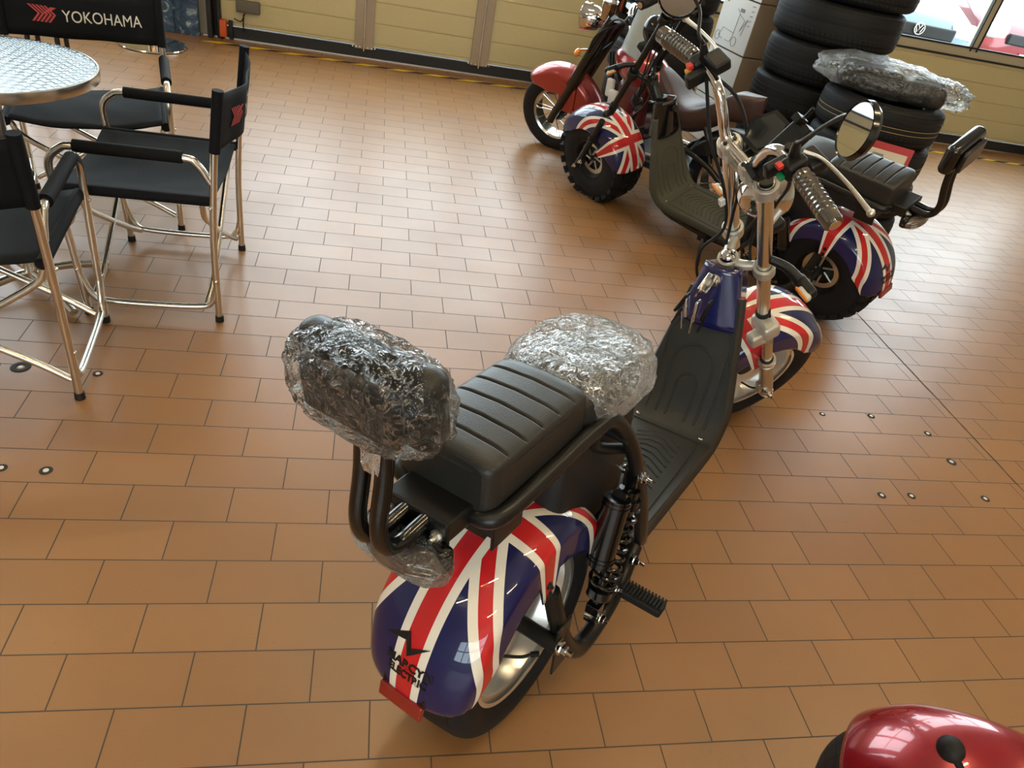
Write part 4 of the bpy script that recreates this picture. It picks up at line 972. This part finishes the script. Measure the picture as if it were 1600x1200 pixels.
# pedestal bar table with round chrome base, black bag behind the chairs, blue cabinet
t = empty('pedestal_table', (-.98, 4.83, 0), (0, 0, 0), 'tall pedestal table on a round chrome base beside the blue panel', 'table')
w = MB(); w.lathe([(0.002, .001), (0.002, .215), (.006, .22), (.012, .215), (.03, .10), (.045, .045), (.05, .034)], (0, 0, 0), (0, 0, 1), 56); w.build('base', CHR, t)
w = MB(); w.cyl((0, 0, .03), (0, 0, 1.05), .036); w.build('pole', mat('chrome_with_brown_reflection', (.40, .29, .21), .22, 1), t)  # chrome pole; the brown it reflects is put into the base colour
w = MB(); w.lathe([(1.05, .001), (1.05, .30), (1.08, .30), (1.08, .001)], (0, 0, 0), (0, 0, 1), 56); w.build('tabletop', ALU, t)
t = empty('blue_panel', (-.93, WY(-.9)-.10, 0), (0, 0, 0), 'blue marbled panel unit standing against the left end of the door', 'panel')
w = MB(); w.box((-.085, 0, .9), (.17, .05, 1.8)); w.build('leaf', MARBLE, t, smooth=False, bevel=.004)
w = MB(); w.box((.085, .004, .9), (.166, .05, 1.8)); w.build('leaf', MARBLE, t, smooth=False, bevel=.004)
t = empty('wall_control', (-.60, WY(-.6)-.07, 0), (0, 0, 0), 'orange and black door lock box low on the guide track', 'lock box')
w = MB(); w.rbox((0, 0, .075), (.05, .05, .12), .008); w.build('cover', ORNG, t); w = MB(); w.rbox((-.02, .01, .06), (.05, .05, .12), .008); w.box((.05, .02, .06), (.03, .02, .14)); w.build('bracket', PLA, t)
t = empty('junction_box', (-.42, WY(-.4)-.05, .19), (0, 0, 0), 'grey mesh junction box with dangling cables on the door', 'junction box')
w = MB(); w.rbox((0, 0, .05), (.17, .04, .085), .01); w.build('housing', mat('smoky_box', (.12, .11, .09), .5, bump=.8, bscale=150), t)
w = MB(); w.tube([(-.02, -.02, .01), (-.05, -.03, -.05), (-.10, -.02, -.04)], .004, 8); w.tube([(-.03, -.02, .0), (-.035, -.03, -.08), (-.03, -.02, -.12)], .005, 8); w.tube([(-.04, 0, .09), (-.05, -.02, .3), (-.07, 0, .9)], .004, 8); w.build('cable', RUB, t)
# dark bag behind the rear chair
t = empty('padded_bag', (-.97, 3.42, 0), (0, 0, .2), 'black padded bag with a grey cover on a stool behind the rear chair', 'bag')
w = MB(); w.grid(film((0, 0, .62), (.27, .20, .19), 2.2, .10, freq=4), cv=True); w.build('body', FAB, t, ang=180)
w = MB(); w.grid(film((.14, -.05, .79), (.13, .10, .06), 6.2, .14, freq=5), cv=True); lab(w.build('cover', mat('grey_cover', (.16, .155, .15), .35), t, ang=180), 'grey crumpled cover')
for sx in (-1, 1):
    for sy in (-1, 1): w = MB(); w.cyl((sx*.07-.13, sy*.14, 0), (sx*.06-.12, sy*.12, .50), .012); w.build('leg', BLK, t)

# ================================================================== TYRES, BOXES
def car_tyre(name, r, wd, ri, gold, label, loc, rz, group):
    e = empty(name, loc, (0, 0, rz), label, 'tyre', group); s = r-ri
    prof = [(.10*wd, ri), (.04*wd, ri+.012), (.01*wd, ri+s*.45), (.03*wd, ri+s*.78), (.09*wd, r-.012), (.17*wd, r-.003), (.5*wd, r), (.83*wd, r-.003), (.91*wd, r-.012), (.97*wd, ri+s*.78), (.99*wd, ri+s*.45), (.96*wd, ri+.012), (.90*wd, ri)]
    prof = [(p.x, p.y) for p in spline([(a, b, 0) for a, b in prof], 3)]; prof += [(.82*wd, ri+.02), (.5*wd, r-.02), (.18*wd, ri+.02), prof[0]]
    # add real circumferential grooves
    w = MB(); pr = []
    for (h, q) in prof[:37]:
        pr.append((h, q))
    w.lathe(prof, (0, 0, 0), (0, 0, 1), 72, uv=True); w.build('casing', T_CAR, e)
    w = MB()
    for k in (.34, .46, .58, .69): w.lathe([(k*wd-.004, r-.001), (k*wd-.003, r+.0012), (k*wd+.003, r+.0012), (k*wd+.004, r-.001)], (0, 0, 0), (0, 0, 1), 72)
    w.build('tread_groove', mat('groove_black', (.004, .004, .004), .8), e)
    if gold:
        w = MB()
        for k in (.40, .52): w.lathe([(k*wd-.0015, r+.001), (k*wd+.0015, r+.001)], (0, 0, 0), (0, 0, 1), 72)
        w.build('gold_line', STRIPE, e)
    return e
def tstack(x, y, n, r, wd, ri, gold, what, group, tx=0, first=None):
    z = 0; order = ['bottom', 'second', 'third', 'fourth', 'fifth', 'topmost']; first = None
    for k in range(n):
        nm = 'topmost' if k == n-1 else order[k]
        lb = what % (nm if nm in ('bottom', 'topmost') else nm+' up'); jx, jy = random.uniform(-.012, .012), random.uniform(-.012, .012); g = gold and k >= n-4
        if first is None or (g != bool(first.get('g'))): first = car_tyre('car_tyre', r, wd, ri, g, lb, (x+jx, y+jy, z), random.uniform(0, 6), group); first['g'] = 1 if g else 0; o = first
        else: o = copy_tree(first); o.location = (x+jx, y+jy, z); o.rotation_euler = (0, 0, random.uniform(0, 6)); o['label'] = lb
        z += wd
    return z
ZA = tstack(3.28, 2.93, 4, .325, .195, .20, True, 'black car tyre with gold lines, %s in the short stack', 'tyres in the short stack under the wrapped parcel')
tstack(3.28, 3.68, 6, .372, .225, .22, False, 'wide black tyre, %s in the tall stack right of the cardboard boxes', 'tyres in the tall stack')
tstack(2.42, 4.30, 5, .32, .215, .19, False, 'black tyre, %s in the stack left of the cardboard boxes', 'tyres in the stack left of the boxes')
# wrapped parcel on the short stack
t = empty('wrapped_parcel', (3.25, 2.93, ZA), (0, 0, -.45), 'dark parcel loosely wrapped in clear film on top of the short tyre stack', 'parcel')
w = MB(); w.rbox((-.10, .0, .066), (.34, .26, .13), .05); w.rbox((.16, -.02, .056), (.24, .24, .11), .04); w.build('contents', mat('dark_contents', (.03, .026, .022), .35, bump=1, bscale=25), t)
w = MB(); w.grid(film((-.06, 0, .088), (.33, .22, .082), 11.2, .11, freq=8), cv=True); w.build('plastic_wrap', WRAP, t, ang=180)
w = MB(); w.grid(film((.25, .03, .07), (.15, .15, .06), 4.2, .28, freq=7), cv=True); w.build('loose_film', WRAP, t, ang=180)
# red and white label card on the stack
t = empty('price_card', (2.99, 2.60, .36), (0, 0, 0), 'red bordered price card leaning on the short tyre stack', 'card')
Mc = Matrix.Rotation(-.55, 4, 'Z') @ Matrix.Rotation(-.18, 4, 'X')
w = MB(Mc); w.box((.12, -.035, .16), (.30, .004, .22)); w.build('backing', mat('red_card', (.42, .02, .02), .5), t, smooth=False)
w = MB(Mc); w.box((.15, -.038, .15), (.20, .003, .17)); w.build('white_field', mat('cream_card', (.66, .62, .50), .6), t, smooth=False)
w = MB(Mc)
for k in range(9): w.box((.09+.006*k, -.0405, .19), (.003, .001, .05))
for k in range(4): w.box((.17, -.0405, .12+.012*k), (.05, .001, .005))
w.tube([(.14, -.0405, .13), (.16, -.0405, .17), (.17, -.0405, .12), (.18, -.0405, .18)], .003, 6, 0); w.build('print', TXT, t, smooth=False)
# tag on the right of the stack
t = empty('tyre_label', (3.28+.34*math.cos(-.12), 2.93+.34*math.sin(-.12), .62), (0, 0, -.12), 'white paper label on the side of the short tyre stack', 'label')
w = MB(); w.box((.006, 0, -.03), (.002, .08, .12)); w.build('paper', WHT, t, smooth=False)

# cardboard boxes: white printed side, brown side
def carton(z, h, lb, draw, first=False):
    e = empty('cardboard_box', (3.0, 4.2, z), (0, 0, .16), lb, 'box', 'cardboard boxes stacked by the tall tyres')
    w = MB(); w.box((.22, .22, h/2), (.44, .44, h-.003)); w.build('carton', CARD, e, smooth=False, bevel=.004)
    w = MB(); w.box((-.0015, .22, h/2), (.003, .434, h-.008)); ws = w.build('white_side', CARDW, e, smooth=False)
    w = MB(); X = -.0045
    def ln(P, r=.0016): w.tube([(X, .44-a, b) for a, b in P], r, 6, 0)
    if draw:
        w.rbox((X, .17, h*.78), (.003, .05, .022), .001)
        ln([(.16, .05), (.22, .05), (.24, .10), (.25, h*.72), (.21, h*.78)]); ln([(.12, .05), (.06, .06), (.10, .12), (.24, .11)]); ln([(.25, h*.70), (.33, h*.62), (.30, h*.40), (.36, h*.66), (.33, h*.34)])
        for cx_ in (.05, .27): ln([(cx_+.03*math.cos(a*PI/8), .06+.03*math.sin(a*PI/8)) for a in range(17)])
        for k in range(2): ln([(.06+.012*k, h-.05), (.06+.012*k, h-.03)], .003)
        for k in range(5): ln([(.37+.004*(k % 2), h*.55+.03*k), (.40, h*.56+.03*k)], .002)
    else:
        for k in range(3): ln([(.05+.02*k, h-.06), (.06+.02*k, h-.03), (.07+.02*k, h-.06)], .002)
    w.build('print', GREY, ws, smooth=False)
    return e
carton(0, .31, 'lowest white sided cardboard box in the pile beside the tyres', False)
carton(.312, .33, 'middle cardboard box of the pile, scooter line drawing on its lower white side', False)
carton(.645, .33, 'cardboard box second from the top with a scooter drawing on its white side', True)
carton(.978, .30, 'topmost cardboard box of the pile beside the tyres', False)

# machine foot at the far right door edge
t = empty('black_case', (6.95, 5.16, 0), (0, 0, .1), 'small black case standing by the door at the right edge', 'case')
w = MB(); w.rbox((0, 0, .09), (.22, .13, .17), .02); w.build('body', PLA, t); w = MB(); w.tube([(-.05, 0, .18), (0, 0, .21), (.05, 0, .18)], .008, 8); w.build('handle', RUB, t)

# floor anchors: ringed bolt holes in the tiles
spots = [(-.434, 1.079, 1.9), (-.2215, 1.068, 1), (-.2195, .649, 1.1), (-.3236, .654, 1), (2.253, 1.069, .8), (2.466, 1.074, 1), (2.657, .985, 1), (2.650, .830, 1.25), (2.25, .650, 1), (2.364, .651, 1), (2.654, .648, 1.05)]
names = ['widest dark floor anchor, at the far left under the chairs', 'small floor anchor beside the nearest chair foot', 'floor anchor on the open tiles left of the foreground scooter', 'floor anchor at the very left edge of the picture', 'floor anchor nearest the foreground front wheel', 'floor anchor second from the front wheel in the back row', 'floor anchor between the front wheel and the long joint', 'smudged floor anchor closest to the long joint', 'leftmost floor anchor of the front row right of the scooter', 'middle floor anchor of the front row right of the scooter', 'rightmost floor anchor of the front row']
for (x, y, s), nm in zip(spots, names):
    e = empty('floor_anchor', (x, y, 0), (0, 0, random.uniform(0, 6)), nm, 'floor anchor', 'bolt anchors set in the floor tiles')
    w = MB(); w.lathe([(.0006, .0055*s), (.0022, .008*s), (.0018, .0125*s), (.0004, .0145*s)], (0, 0, 0), (0, 0, 1), 24); w.build('ring', mat('grimy_ring', (.02, .018, .015), .7), e)
    w = MB(); w.disc((0, 0, .0012), (0, 0, 1), .0062*(s if s < 1.5 else 1), .0016, 16); w.build('plug', WHT, e)
